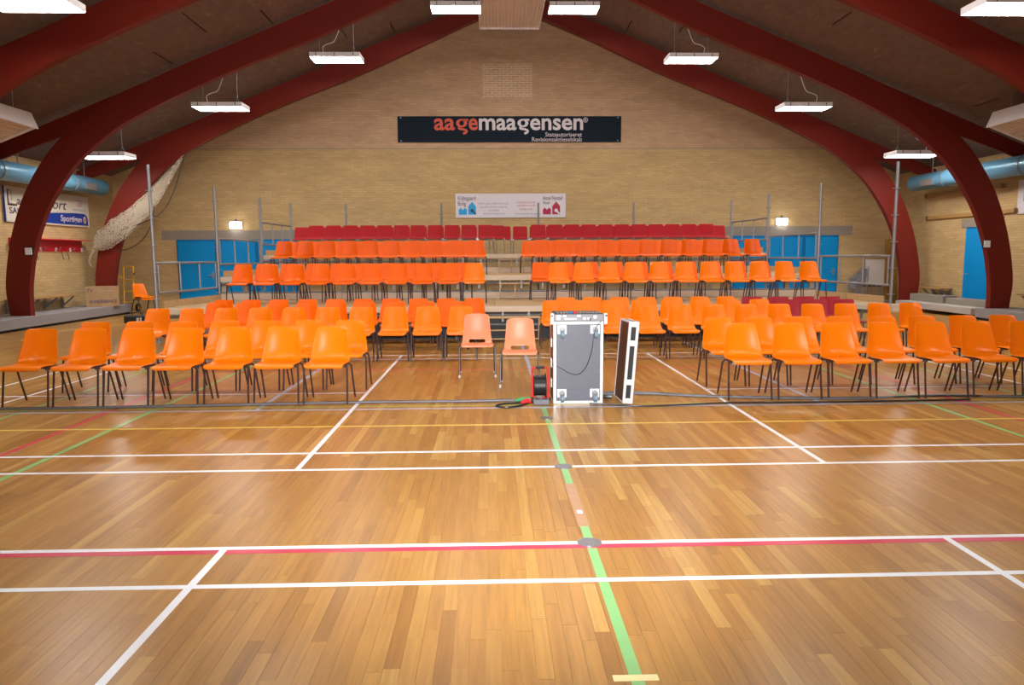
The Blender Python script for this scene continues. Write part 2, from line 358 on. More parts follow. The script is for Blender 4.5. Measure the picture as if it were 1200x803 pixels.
# ------------------------------------------------------------------ floor: strips, lines, sockets
floor = MB().box(XL, XR, YF, YB, -0.12, -0.004).build('floor', M['slab'])
struct(floor, 'varnished strip wood sports floor with painted court lines')
rng = random.Random(3); SW = 0.065; LENS = [0.45, 0.6, 0.75, 0.9, 1.1, 1.3]
pieces = []
ncol = int((XR-XL)/SW)
for i in range(ncol):
    x = XL+i*SW; y = -4.6-rng.random()*0.9
    while y < YB-0.02:
        L = rng.choice(LENS)
        if y+L > YB: L = YB-y
        if L > 0.05: pieces.append((x, y, L))
        y += L
def view(px, py):
    d = Vector((px, py, 0))-CAM; z = d.dot(fw)
    if z < 0.2: return None
    return 600+FPX*d.dot(r2)/z, 401.5-FPX*d.dot(u2)/z, z
cand = []
for k, (x, y, L) in enumerate(pieces):
    q = view(x+SW/2, y+L/2)
    if q and -10 < q[0] < 1210 and q[1] < 830 and y > -2.2: cand.append((-L/q[2]**3, k))
cand.sort(); near = set(k for _, k in cand[:300])
G = 0.0005
meshes = {}
field = MB()
for k, (x, y, L) in enumerate(pieces):
    if k in near:
        key = round(L, 3)
        if key not in meshes: meshes[key] = MB().box(G, SW-G, G, L-G, -0.004, 0).mesh('floor_strip', M['plank'])
        o = link('floor_strip', meshes[key], floor); o.location = (x, y, 0)
    else:
        x0, x1, y0, y1 = x+G, x+SW-G, y+G, y+L-G
        field.add([(x0,y0,0),(x1,y0,0),(x1,y1,0),(x0,y1,0),(x0,y0,-.004),(x1,y0,-.004),(x1,y1,-.004),(x0,y1,-.004)],
                  [(0,1,2,3),(4,5,1,0),(5,6,2,1),(6,7,3,2),(7,4,0,3)])
field.box(XL, XR, YF, -5.6, -0.004, 0)
me = bpy.data.meshes.new('floor_strip_field'); me.from_pydata(field.v, [], field.f); me.materials.append(M['field'])
fo = link('floor_strip_field', me, floor); fo['kind'] = 'stuff'
def line(x0, x1, y0, y1, m, lab, z=0.0006):
    o = MB().box(x0, x1, y0, y1, 0.0001, z).build('court_line', M[m], floor); o['label'] = lab; return o
H2 = 0.02
for y in (0.0, -0.46, 1.45, 1.91, 7.30, 7.74, -5.6, -6.06): line(-6.72, 6.72, y-H2, y+H2, 'l_white', 'white badminton side line', 0.0010)
for x in (-1.98, 1.98, -5.88, 5.88, -6.6, 6.6):
    line(x-H2, x+H2, 1.45, 7.74, 'l_white', 'white badminton line across the court', 0.0011); line(x-H2, x+H2, -6.06, 0, 'l_white', 'white badminton line across the court', 0.0011)
for s in (-1, 1): line(min(s*1.98, s*6.6), max(s*1.98, s*6.6), 4.52-H2, 4.52+H2, 'l_white', 'white badminton centre line', 0.0009)
line(-4.5, 4.5, -0.075, -0.022, 'l_red', 'crimson line beside the white side line', 0.0008); line(-4.5, 4.5, 6.2, 6.25, 'l_red', 'crimson line under the chairs', 0.0007)
for s in (-1, 1):
    line(s*4.47-0.025, s*4.47+0.025, -0.05, 6.22, 'l_red', 'crimson line running towards the grandstand', 0.0007)
    line(s*4.04-0.025, s*4.04+0.025, -1.0, 7.5, 'l_green', 'green line running towards the grandstand', 0.0006)
    line(s*5.38-0.02, s*5.38+0.02, 2.6, 7.2, 'l_green', 'green line near the side wall', 0.0005)
    line(s*2.97-0.025, s*2.97+0.025, 3.62, 9.5, 'l_blue', 'grey blue line running under the chairs', 0.0006)
line(-8.5, 8.5, 2.815, 2.855, 'l_yellow', 'yellow line in front of the chairs', 0.0008)
line(-9, 9, 3.575, 3.615, 'l_blue', 'grey blue line at the front chair row', 0.0008)
line(-9, 9, 3.715, 3.755, 'l_olive', 'olive line at the front chair row', 0.0007)
line(-0.022, 0.028, -1.33, 0.24, 'l_green', 'pale green centre line', 0.0005); line(-0.022, 0.028, 1.04, 3.58, 'l_green', 'pale green centre line', 0.0005)
line(-0.03, 0.035, 0.24, 1.04, 'patch', 'bare patch where the green line is worn off', 0.0003)
line(-0.025, 0.025, 3.75, 9.6, 'l_blue', 'grey blue centre line under the chairs', 0.0005)
line(-0.012, 0.02, 0.45, 0.51, 'l_white', 'scrap of white tape on the worn centre line', 0.0008)
o = line(-0.085, 0.085, -1.305, -1.265, 'l_tape', 'pale yellow tape across the end of the green line', 0.0014)
arc = MB(); pr_ = None
for k in range(25):
    t = math.pi*(0.0+k/24); p = (-9.1+0.9*math.cos(t+1.2), 11.9+1.9*math.sin(t+1.2))
    if pr_: arc.beam((pr_[0], pr_[1], 0.0006), (p[0], p[1], 0.0006), 0.05, 0.0008)
    pr_ = p
ao = arc.build('court_line', M['l_yellow'], floor); ao['label'] = 'curved yellow line near the side platform'
for y in (0.0, 1.45, 3.09):
    d = MB()
    for (ra, z) in ((0.068, 0.0022), (0.052, 0.0032), (0.02, 0.0042)):
        d.tube([(0, 0, 0.0002), (0, 0, z)], ra, 24)
    so = d.build('floor_socket', M['socket'], floor); so.location = (0, y, 0); so['label'] = 'round metal net post socket in the floor'
    rg = MB()
    for k in range(24):
        t0, t1 = k*math.pi/12, (k+1)*math.pi/12
        rg.beam((0.06*math.cos(t0), 0.06*math.sin(t0), 0.0028), (0.06*math.cos(t1), 0.06*math.sin(t1), 0.0028), 0.004, 0.0015)
    rg.build('socket_ring', M['galv'], so)

# ------------------------------------------------------------------ red glulam arches
low = [(0, 8.44), (2.2, 7.44), (4.18, 6.56), (6.0, 5.86), (7.2, 5.36), (8.2, 4.90), (8.95, 4.50), (9.62, 4.00), (10.10, 3.52), (10.64, 2.72), (11.00, 1.85), (11.18, 1.04), (11.22, 0.4), (11.20, 0)]
hi = [(0, 8.86), (2.4, 7.89), (4.5, 7.04), (6.4, 6.27), (7.7, 5.74), (8.75, 5.26), (9.55, 4.82), (10.2, 4.30), (10.66, 3.80), (11.15, 3.02), (11.52, 2.05), (11.72, 1.05), (11.70, 0.45), (11.64, 0)]
lo_s = crom([(a, b, 0) for a, b in low], 6); hi_s = crom([(a, b, 0) for a, b in hi], 6)
def arch_half(s, th):
    v = []; n = len(lo_s)
    for y in (0, th):
        for i in range(n): v.append((s*lo_s[i].x, y, lo_s[i].y)); v.append((s*hi_s[i].x, y, hi_s[i].y))
    f = []; o = 2*n
    for i in range(n-1):
        a, b, c, d = 2*i, 2*i+1, 2*i+3, 2*i+2
        f += [(a, d, c, b), (a+o, b+o, c+o, d+o), (a, a+o, d+o, d), (b, c, c+o, b+o)]
    f += [(0, 1, 1+o, o), (2*n-2, 2*n-2+o, 2*n-1+o, 2*n-1)]
    return MB().add(v, f)
def ext_half(s, th):
    top = lambda x: 8.86-0.405*x
    lowpts = [(7.7, 5.70), (8.75, 5.24), (9.55, 4.80), (10.15, 4.33), (12.05, 3.66)]
    poly = [(7.6, top(7.6)-0.01), (12.05, top(12.05)-0.01)]+lowpts[::-1]
    return MB().prism([(s*a, b) for a, b in poly], th-0.08, 0.04)
TH = 0.16; AY = [16.8, 13.05, 9.3, 5.55]
AL = ['dark red glulam arch nearest the gable wall', 'dark red glulam arch with white thermostat boxes on its legs',
      'dark red glulam arch third from the gable wall', 'dark red glulam arch fourth from the gable wall']
legm = [arch_half(s, TH).mesh('arch_half', M['red_beam']) for s in (-1, 1)]; extm = [ext_half(s, TH).mesh('rafter_tail', M['red_beam']) for s in (-1, 1)]
for me in legm: pass
arches = []
for k, y in enumerate(AY):
    a = empty('glulam_arch', (XC, y, 0)); tag(a, AL[k], 'arch', 'red roof arches'); arches.append(a)
    for j in (0, 1): link('arch_half', legm[j], a); link('rafter_tail', extm[j], a)
for x, z in ((-11.13+0.1, 1.75), (11.12, 1.80)):
    b = empty('thermostat', (x, 13.05, z)); tag(b, 'small white thermostat box on the red arch leg, '+('sports sign' if x < 0 else 'blue side door')+' side', 'thermostat')
    MB().box(-0.095, 0.095, -0.02, 0, -0.1, 0.1).build('back_plate', M['black'], b, bevel=0.004)
    MB().box(-0.075, 0.075, -0.05, -0.02, -0.08, 0.08).build('cover', M['white'], b, bevel=0.008)

# ------------------------------------------------------------------ ceiling lamps
hous = MB().box(-0.61, 0.61, -0.30, 0.30, 0.07, 0.11); hous.box(-0.61, 0.61, -0.30, -0.29, 0.0, 0.07).box(-0.61, 0.61, 0.29, 0.30, 0.0, 0.07).box(-0.61, -0.60, -0.29, 0.29, 0.0, 0.07).box(0.60, 0.61, -0.29, 0.29, 0.0, 0.07)
hous_m = hous.mesh('housing', M['white']); dif_m = MB().box(-0.598, 0.598, -0.288, 0.288, 0.002, 0.010).mesh('diffuser', M['diffuser'])
clip_m = MB().box(-0.008, 0.008, -0.306, -0.298, 0.02, 0.10).mesh('clip', M['black'])
def lamp(x, y, label, wires=True):
    z = zc(x)-0.75
    t = empty('ceiling_lamp', (x, y, z)); tag(t, label, 'lamp', 'hanging ceiling lamps')
    link('housing', hous_m, t); link('diffuser', dif_m, t)
    if not wires: return
    for cx in (-0.45, 0, 0.45): c = link('clip', clip_m, t); c.location = (cx, 0, 0)
    for cx in (-0.42, 0.42):
        h = zc(x+cx)-z
        MB().tube([(cx-0.07, 0, 0.10), (cx, 0, 0.26), (cx, 0, h)], 0.006, 5).build('suspension_wire', M['galv'], t)
        MB().tube([(cx+0.07, 0, 0.10), (cx, 0, 0.26)], 0.006, 5).build('suspension_wire', M['galv'], t)
    sg = 1 if x > XC else -1
    MB().tube(crom([(sg*0.3, 0, 0.1), (sg*0.34, 0, 0.3), (sg*0.22, 0, 0.38), (sg*0.05, 0, 0.45), (-sg*0.1, 0, zc(x-sg*0.1)-z)], 4), 0.008, 5).build('power_cord', M['white'], t)
for s, side in ((-1, 'sports sign'), (1, 'blue side door')):
    for j, dx in enumerate((1.45, 4.4, 7.3, 10.2)):
        for k, y in enumerate((14.85, 7.45, 0.05)):
            if k and j == 3: continue
            lab = 'white lamp, %s from the ridge, %s side, %s row from the gable wall' % (ORD[j], side, ORD[k])
            lamp(XC+s*dx, y, lab, k < 2)

# ------------------------------------------------------------------ radiant heater panels under the roof
def heater(name_label, x0, z0, x1, z1, y0, y1, SH=(0.10, 0.17)):
    t = empty('heater_panel', ((x0+x1)/2, y1, (z0+z1)/2)); tag(t, name_label, 'heater', 'ceiling heater panels')
    a = Vector((x0-(x0+x1)/2, 0, z0-(z0+z1)/2)); b = -a; d = (b-a); L = d.length; d.normalize(); nrm = Vector((-d.z, 0, d.x))
    if nrm.z < 0: nrm = -nrm
    n = 18; v = []; ny = (0, y0-y1)
    prof = []
    for i in range(n):
        for fr, hgt in ((0.0, 0.0), (0.42, 0.0), (0.5, 0.022), (0.92, 0.022)): prof.append(a+d*(L*(i+fr)/n)+nrm*hgt)
    prof.append(b)
    m_ = MB(); p = len(prof)
    for yy in ny: v += [(q.x, yy, q.z) for q in prof]
    for yy in ny: v += [(q.x+nrm.x*0.035, yy, q.z+nrm.z*0.035) for q in prof]
    f = []
    for i in range(p-1): f += [(i, i+1, p+i+1, p+i), (2*p+i, 3*p+i, 3*p+i+1, 2*p+i+1), (i, 2*p+i, 2*p+i+1, i+1)]
    m_.add(v, f).build('ribbed_sheet', M['heater'], t)
    for e_, q in ((-1, a), (1, b)):
        c = q+nrm*SH[0]+Vector((0, (y0-y1)/2, 0))
        MB().obox(c, d, Vector((0, 1, 0)), nrm, 0.012, abs(y0-y1)/2, SH[1]).build('side_shield', M['white'], t)
    MB().obox((a+b)/2+nrm*0.0+Vector((0, 0.012, 0)), d, Vector((0, 1, 0)), nrm, L/2, 0.012, 0.035).build('end_trim', M['white'], t)
    for q in (a+d*0.2, b-d*0.2):
        for yy in (-0.4, (y0-y1)+0.4):
            h = zc(q.x+(x0+x1)/2)-(q.z+(z0+z1)/2)
            MB().tube([(q.x, yy, q.z+0.05), (q.x, yy, q.z+h)], 0.006, 5).build('hanger_rod', M['chrome'], t)
heater('ribbed cream heater panel hanging below the ridge', -0.80, 7.85, 0.84, 7.85, -6.0, 17.05, (0.045, 0.08))
heater('ribbed white heater panel under the slope, sports sign side', -9.77, 4.27, -11.0, 3.79, 9.6, 11.6)
heater('ribbed white heater panel under the slope, blue side door side', 9.97, 4.28, 11.2, 3.80, 9.6, 11.6)

# ------------------------------------------------------------------ blue air ducts
def duct(x, z, y0, y1, label, gy):
    t = empty('air_duct', (x, y1, z)); tag(t, label, 'duct', 'blue air ducts')
    R_ = 0.225
    MB().tube([(0, 0, 0), (0, -0.03, 0), (0, y0-y1, 0)], [R_*0.93, R_, R_], 24).build('duct_tube', M['duct'], t, smooth=True)
    sx = 1 if x < 0 else -1
    for by in (-1.55, -4.4, -7.4):
        MB().tube([(0, by-0.02, 0), (0, by+0.02, 0)], R_+0.012, 24).build('joint_band', M['galv'], t, smooth=True)
    for by in (-0.85, -3.6, -6.4):
        MB().tube([(0, by, R_-0.01), (0, by, zc(x)-z)], 0.012, 6).build('hanger_rod', M['galv'], t)
    g = MB(); g.box(-0.015, 0.015, -0.26, 0.26, -0.085, 0.085)
    go = g.build('vent_grille', M['galv'], t); go.location = (sx*0.222, gy, -0.05); go.rotation_euler = (0, sx*math.radians(14), 0)
    for i in range(5): MB().box(min(sx*0.012, sx*0.02), max(sx*0.012, sx*0.02), -0.24, 0.24, -0.07+i*0.03, -0.056+i*0.03).build('grille_slat', M['concrete'], go)
duct(-11.5, 3.56, -2.0, 17.25, 'light blue air duct above the sports sign', -0.95)
duct(11.62, 3.58, -2.0, 17.0, 'light blue air duct above the blue side door', -0.95)

# ------------------------------------------------------------------ back wall: lintels, doors, emergency lamps, banners
def blue_door(n, x0, x1, h, leaves, label):
    d = MB().box(x0, x1, YB-0.03, YB-0.001, 0, h).build('door_%d' % n, M['blue_dark']); struct(d, label)
    wdt = (x1-x0)/leaves
    for i in range(leaves):
        a, b = x0+i*wdt+0.05, x0+(i+1)*wdt-0.05
        lf = MB().box(a, b, YB-0.075, YB-0.031, 0.01, h-0.06).build('door_leaf', M['blue_door'], d, bevel=0.006)
        MB().tube([(b-0.1, YB-0.075, 1.05), (b-0.1, YB-0.125, 1.05), (b-0.22, YB-0.125, 1.05)], 0.012, 6).build('door_handle', M['galv'], lf)
        MB().box(b-0.13, b-0.07, YB-0.082, YB-0.075, 0.95, 1.15).build('lock_plate', M['galv'], lf)
blue_door(1, -10.16, -6.5, 2.14, 3, 'wide blue doors behind the grandstand, sports sign side')
blue_door(2, 7.0, 10.36, 2.18, 3, 'wide blue doors behind the grandstand, folded tables side')
struct(MB().box(-10.6, -6.0, YB-0.02, YB, 2.14, 2.42).build('trim_1', M['concrete']), 'grey concrete lintel over blue doors')
struct(MB().box(6.5, 10.78, YB-0.02, YB, 2.19, 2.47).build('trim_2', M['concrete']), 'grey concrete lintel over blue doors beside the folded tables')
struct(MB().box(XL+0.02, XR-0.02, YB-0.004, YB, 4.84, 4.86).build('trim_3', M['concrete']), 'thin joint across the gable brickwork')
for x, z, sd in ((-8.33, 2.56, 'sports sign'), (8.53, 2.60, 'folded tables')):
    t = empty('emergency_lamp', (x, YB, z)); tag(t, 'small glowing emergency lamp above the blue doors, %s side' % sd, 'lamp', 'emergency lamps')
    MB().box(-0.19, 0.19, -0.05, -0.001, -0.10, 0.12).build('base_plate', M['white'], t)
    MB().box(-0.17, 0.17, -0.11, -0.05, -0.085, 0.085).build('cover', M['emergency'], t, bevel=0.02)
    MB().tube([(0, -0.02, 0.12), (0, -0.02, 0.2)], 0.02, 6).build('cable_gland', M['black'], t)
# dark sponsor banner
t = empty('sponsor_banner', (0.06, YB-0.035, 5.42)); tag(t, 'dark navy sponsor banner with orange and white lettering, high on the gable', 'banner')
bw = MB(); nx = 24
for i in range(nx+1):
    x = -3.4+6.8*i/nx
    for (dz, yy) in ((-0.385, 0.0), (0.385, 0.0)): bw.v.append((x, yy+0.006*math.sin(i*1.7), dz))
for i in range(nx): bw.f.append((2*i, 2*i+2, 2*i+3, 2*i+1))
o_ = len(bw.v); bw.v += [(a, b+0.012, c) for a, b, c in bw.v[:o_]]
for i in range(nx): bw.f += [(o_+2*i, o_+2*i+1, o_+2*i+3, o_+2*i+2), (2*i, o_+2*i, o_+2*i+2, 2*i+2), (2*i+1, 2*i+3, o_+2*i+3, o_+2*i+1)]
bw.f += [(0, 1, o_+1, o_), (2*nx, 2*nx+o_, 2*nx+1+o_, 2*nx+1)]
bw.build('banner_cloth', M['navy'], t)
def BX(z): return -2.252+((500+z/5)-508)*0.02591-0.06       # letter edges across the banner
def letter_g(x0, x1, m):
    # single-storey g: ring bowl, flag and short hooked tail
    w_ = x1-x0; cx = x0+w_*0.46; rx, rz = w_*0.46, 0.125; cz = 0.195; n = 20; v = []; f = []
    for yy in (-0.004, 0.0):
        for q in (1.0, 0.42):
            v += [(cx+rx*q*math.cos(i*2*math.pi/n), yy, cz+(rz-(1-q)*0.045)*math.sin(i*2*math.pi/n)*(1 if q == 1 else 0.75)) for i in range(n)]
    for i in range(n):
        j = (i+1) % n
        f += [(i, j, n+j, n+i), (2*n+i, 3*n+i, 3*n+j, 2*n+j), (i, 2*n+i, 2*n+j, j), (n+i, n+j, 3*n+j, 3*n+i)]
    g_ = MB().add(v, f); g_.box(cx+rx*0.2, x1, -0.004, 0, 0.262, 0.318)
    pts = crom([(x0+w_*0.28, 0.09, 0), (x0+w_*0.25, 0.035, 0), (x0+w_*0.6, 0.010, 0), (x0+w_*0.86, -0.03, 0), (x0+w_*0.80, -0.085, 0), (x0+w_*0.58, -0.115, 0)], 4)
    k = len(pts); v = []; f = []
    for i, p in enumerate(pts):
        d = (pts[min(i+1, k-1)]-pts[max(i-1, 0)]).normalized(); nn_ = Vector((-d.y, d.x, 0))*0.032
        for yy in (-0.004, 0.0): v += [(p.x+nn_.x, yy, p.y+nn_.y), (p.x-nn_.x, yy, p.y-nn_.y)]
    for i in range(k-1):
        o0, o1 = 4*i, 4*i+4
        f += [(o0, o0+1, o1+1, o1), (o0+2, o1+2, o1+3, o0+3), (o0, o1, o1+2, o0+2), (o0+1, o0+3, o1+3, o1+1)]
    g_.add(v, f); o = g_.build('letter', M[m], t); o.location = (0, -0.010, -0.015)
for body, z0_, z1_, m in (('aa', 43, 165, 'txt_orange'), ('e', 245, 298, 'txt_orange'), ('maa', 305, 525, 'txt_white'), ('ensen', 605, 917, 'txt_white')):
    text(body, M[m], t, (BX(z0_), -0.014, -0.015), 0.335, BX(z1_)-BX(z0_), bold=0.02, split=True)
letter_g(BX(171), BX(243), 'txt_orange'); letter_g(BX(531), BX(601), 'txt_white')
text('®', M['txt_white'], t, (2.23, -0.014, 0.20), 0.15, 0.15, bold=0.01)
text('Statsautoriseret', M['txt_white'], t, (2.20, -0.014, -0.22), 0.125, 1.12, align='RIGHT', bold=0.012)
text('Revisionsaktieselskab', M['txt_white'], t, (2.20, -0.014, -0.365), 0.125, 1.53, align='RIGHT', bold=0.012)
for x in (-3.3, 3.3):
    for z in (-0.34, 0.34): MB().tube([(x, -0.016, z), (x, 0.0, z)], 0.022, 10).build('eyelet', M['galv'], t)
# white property sign
t = empty('property_sign', (0.075, YB-0.03, 3.13)); tag(t, 'white sign with blue and crimson house logos above the red chairs', 'sign')
MB().box(-1.695, 1.695, 0.0, 0.028, -0.365, 0.365).build('panel', M['signwhite'], t, bevel=0.003)
text('Kildegaard', M['txt_dark'], t, (-1.62, -0.004, 0.17), 0.125, 0.54, bold=0.005)
text('Bolig', M['txt_dark'], t, (-1.62, -0.004, 0.01), 0.125, 0.24, bold=0.005)
text('Hotel Nystad', M['txt_dark'], t, (0.995, -0.004, 0.17), 0.12, 0.59, bold=0.005)
text('Noor', M['txt_dark'], t, (0.995, -0.004, 0.04), 0.10, 0.22, bold=0.005)
def house_icons(x, m, mk):
    MB().prism([(x, -0.27), (x+0.25, -0.27), (x+0.25, -0.12), (x+0.19, -0.06), (x+0.125, -0.13), (x+0.06, -0.06), (x, -0.12)], 0.004, -0.005).build('house_logo', M[m], t)
    MB().prism([(x+0.29, -0.27), (x+0.53, -0.27), (x+0.53, -0.02), (x+0.41, 0.12), (x+0.29, -0.02)], 0.004, -0.005).build('house_logo', M[m], t)
    k = MB(); k.tube([(x+0.41, -0.0075, -0.15), (x+0.41, -0.0052, -0.15)], 0.055, 14); k.beam((x+0.43, -0.0065, -0.17), (x+0.52, -0.0065, -0.255), 0.0025, 0.05, (0, 0, 1))
    k.build('key_mark', M[mk], t)
house_icons(-1.60, 'icon_blue', 'icon_navy'); house_icons(0.99, 'icon_red', 'signwhite')
for (x, z, L, m) in ((-0.99, 0.06, 0.90, 'txt_grey'), (-0.96, -0.045, 0.86, 'txt_grey'), (-0.68, -0.145, 0.32, 'txt_grey'), (-0.84, -0.25, 0.64, 'txt_grey'),
                     (0.19, 0.09, 0.58, 'txt_pink'), (0.19, -0.0, 0.58, 'txt_pink'), (0.27, -0.12, 0.42, 'txt_pink'), (0.13, -0.255, 0.68, 'txt_grey')):
    q = MB(); xx = x; r_ = random.Random(int(x*100))
    while xx < x+L:
        wd = r_.choice((0.018, 0.024, 0.03)); q.box(xx, xx+wd, -0.005, -0.001, z-0.022, z+0.022+r_.choice((0, 0.012))); xx += wd+r_.choice((0.01, 0.012, 0.026))
    q.build('fine_print', M[m], t)['kind'] = 'stuff'

# ------------------------------------------------------------------ gathered net and cords on the arch by the gable
net_c = crom([(-8.95, 16.70, 4.38), (-9.35, 16.66, 3.83), (-9.78, 16.62, 3.28), (-10.35, 16.60, 2.72), (-10.85, 16.62, 2.34), (-11.25, 16.68, 2.08), (-11.5, 16.7, 1.92)], 6)
rad = [0.015, 0.11, 0.19, 0.26, 0.30, 0.27, 0.13]
nv = []; nf = []; nn = 22; R7 = random.Random(5)
for i, p in enumerate(net_c):
    t_ = i/(len(net_c)-1)*6; k = min(int(t_), 5); rr = rad[k]+(rad[k+1]-rad[k])*(t_-k)
    d = (net_c[min(i+1, len(net_c)-1)]-net_c[max(i-1, 0)]).normalized(); x = Vector((0, 1, 0)).cross(d).normalized()
    for j in range(nn):
        a = j*2*math.pi/nn; q = rr*(1+0.10*math.sin(9*a+i*0.35)+R7.uniform(-.05, .05))
        nv.append(p+x*math.cos(a)*q+Vector((0, 1, 0))*math.sin(a)*min(q*0.5, 0.085))
for i in range(len(net_c)-1):
    for j in range(nn): nf.append((i*nn+j, i*nn+(j+1) % nn, (i+1)*nn+(j+1) % nn, (i+1)*nn+j))
nf += [tuple(range(nn)), tuple(reversed(range((len(net_c)-1)*nn, len(net_c)*nn)))]
t = empty('gathered_net', (0, 0, 0)); tag(t, 'gathered beige goal net tied along the red arch by the gable', 'net')
MB().add(nv, nf).build('net_bundle', M['net'], t, smooth=True)
cen = [p for p in net_c for _ in range(nn)]
MB().add([c_+(Vector(q)-c_)*0.72 for q, c_ in zip(nv, cen)], nf).build('net_fold', M['net'], t, smooth=True)
MB().tube(crom([(-11.45, 16.66, 1.95), (-11.6, 16.66, 1.7), (-11.68, 16.66, 1.5), (-11.62, 16.68, 1.35)], 5), [0.06-0.003*i for i in range(16)], 8).build('net_tail', M['net'], t, smooth=True)
tag(MB().tube(crom([(-8.88, 16.66, 4.40), (-9.0, 16.6, 4.0), (-9.2, 16.55, 3.4), (-9.55, 16.55, 2.85), (-10.1, 16.55, 2.55), (-10.75, 16.6, 2.35)], 6), 0.014, 6).build('hanging_cord', M['cord']), 'dark cord sagging from the arch beside the gathered net', 'cord', 'cords by the net')
tag(MB().tube(crom([(-9.72, 16.5, 3.0), (-9.85, 16.5, 2.5), (-10.1, 16.5, 2.1), (-10.5, 16.55, 1.85), (-10.95, 16.6, 1.78)], 6), 0.012, 6).build('hanging_cord', M['cord']), 'short dark cord looped below the gathered net', 'cord', 'cords by the net')

# ------------------------------------------------------------------ side wall furniture, sign side
t = empty('sports_sign', (XL+0.002, 15.53, 2.88)); tag(t, 'white sports shop sign with a blue corner on the side wall', 'sign')
MB().box(0, 0.04, -1.75, 1.75, -0.40, 0.40).build('panel', M['cream'], t, bevel=0.004)
fr = MB(); fr.box(0, 0.05, -1.78, -1.75, -0.42, 0.42).box(0, 0.05, 1.75, 1.78, -0.42, 0.42).box(0, 0.05, -1.75, 1.75, -0.42, -0.40).box(0, 0.05, -1.75, 1.75, 0.40, 0.42); fr.build('frame', M['cream'], t); MB().box(0.02, 0.054, -1.79, -1.765, -0.42, 0.42).build('edge_strip', M['royal'], t)
text('L', M['txt_dark'], t, (0.046, -1.66, 0.0), 0.34, 0.34, normal='+X', bold=0.07); text('L', M['cream'], t, (0.0475, -1.635, 0.022), 0.30, 0.29, normal='+X', bold=0.035)
text('ac', M['txt_dark'], t, (0.046, -1.30, 0.01), 0.13, 0.24, normal='+X', bold=0.01)
text('ort', M['txt_dark'], t, (0.046, 0.12, 0.0), 0.20, 0.62, normal='+X', shear=0.3)
text('SAKSK', M['txt_dark'], t, (0.046, -1.62, -0.22), 0.15, 0.75, normal='+X', bold=0.012)
cp = [(-0.9, -0.38), (1.72, -0.38), (1.72, -0.19), (1.66, -0.10), (1.55, -0.06), (1.2, -0.055), (0.4, -0.09), (-0.9, -0.17)]
MB().prism(cp, 0.004, 0.041, 'YZ').build('blue_field', M['royal'], t)
text('Sportigan', M['txt_white'], t, (0.05, 0.42, -0.30), 0.16, 0.98, normal='+X', bold=0.02)
MB().prism([(1.56+0.07*math.cos(a*math.pi/8), -0.23+0.10*math.sin(a*math.pi/8)) for a in range(16)], 0.004, 0.046, 'YZ').build('round_logo', M['txt_white'], t)
MB().prism([(1.56+0.035*math.cos(a*math.pi/8), -0.23+0.06*math.sin(a*math.pi/8)) for a in range(16)], 0.004, 0.051, 'YZ').build('round_logo', M['txt_orange'], t)
lg = MB(); lg.box(0.041, 0.045, 1.20, 1.44, 0.27, 0.30).box(0.041, 0.045, 1.22, 1.44, 0.13, 0.16).box(0.041, 0.045, 1.41, 1.44, 0.13, 0.30).box(0.041, 0.045, 1.28, 1.44, 0.20, 0.225); lg.build('pink_logo', M['txt_pink'], t)
q = MB(); yy = 1.02
while yy < 1.66: q.box(0.041, 0.045, yy, yy+0.035, 0.0, 0.055); yy += 0.055
q.build('fine_print', M['txt_grey'], t)['kind'] = 'stuff'
t = empty('coat_shelf', (XL+0.002, 15.4, 1.93)); tag(t, 'red lacquered coat shelf with hooks under the sports sign', 'coat shelf')
MB().box(0, 0.02, -1.55, 1.5, -0.16, 0.14).build('back_board', M['redshelf'], t); MB().box(0, 0.26, -1.55, 1.5, 0.13, 0.155).build('shelf', M['redshelf'], t)
for yy in (-1.2, -0.4, 0.25, 0.9, 1.45):
    h = MB(); h.tube(crom([(0.02, yy, -0.08), (0.12, yy, -0.12), (0.16, yy, -0.05)], 4), 0.012, 6); h.build('hook', M['galv'], t)
    MB().box(0.02, 0.05, yy-0.02, yy+0.02, -0.16, -0.06).build('bracket', M['white'], t)
for (a, b) in ((-1.0, -0.28), (0.1, 0.3), (0.35, 0.55)):
    MB().tube([(0.03, 0.4+a, -0.16), (0.05, 0.4+a+0.05, -0.38)], 0.008, 5).build('strap', M['cord'], t)
# long wall bench with grey brackets
def wall_bench(xw, sx, y0, y1, label):
    t = empty('wall_bench', (xw, (y0+y1)/2, 0)); tag(t, label, 'bench', 'wall benches')
    L = (y1-y0)/2
    MB().box(min(sx*0.06, sx*0.42), max(sx*0.06, sx*0.42), -L, L, 0.60, 0.635).build('seat_board', M['oak'], t, bevel=0.005)
    n = max(2, int((y1-y0)/0.75))
    for i in range(n+1):
        yy = -L+0.12+(2*L-0.24)*i/n; b = MB()
        b.box(min(sx*0.03, sx*0.07), max(sx*0.03, sx*0.07), yy-0.035, yy+0.035, 0.29, 0.60); b.beam((sx*0.06, yy, 0.34), (sx*0.36, yy, 0.59), 0.05, 0.03)
        b.build('bracket', M['galv'], t)
wall_bench(XL, 1, 13.4, 15.85, 'varnished wall bench with steel brackets behind the cardboard box')
wall_bench(XL, 1, 9.7, 12.9, 'varnished wall bench between the thermostat arch and the next arch, sports sign side')
wall_bench(XR, -1, 15.75, 16.75, 'short varnished wall bench with steel brackets beyond the blue side door')
wall_bench(XR, -1, 9.7, 12.85, 'varnished wall bench with steel brackets, blue side door side')
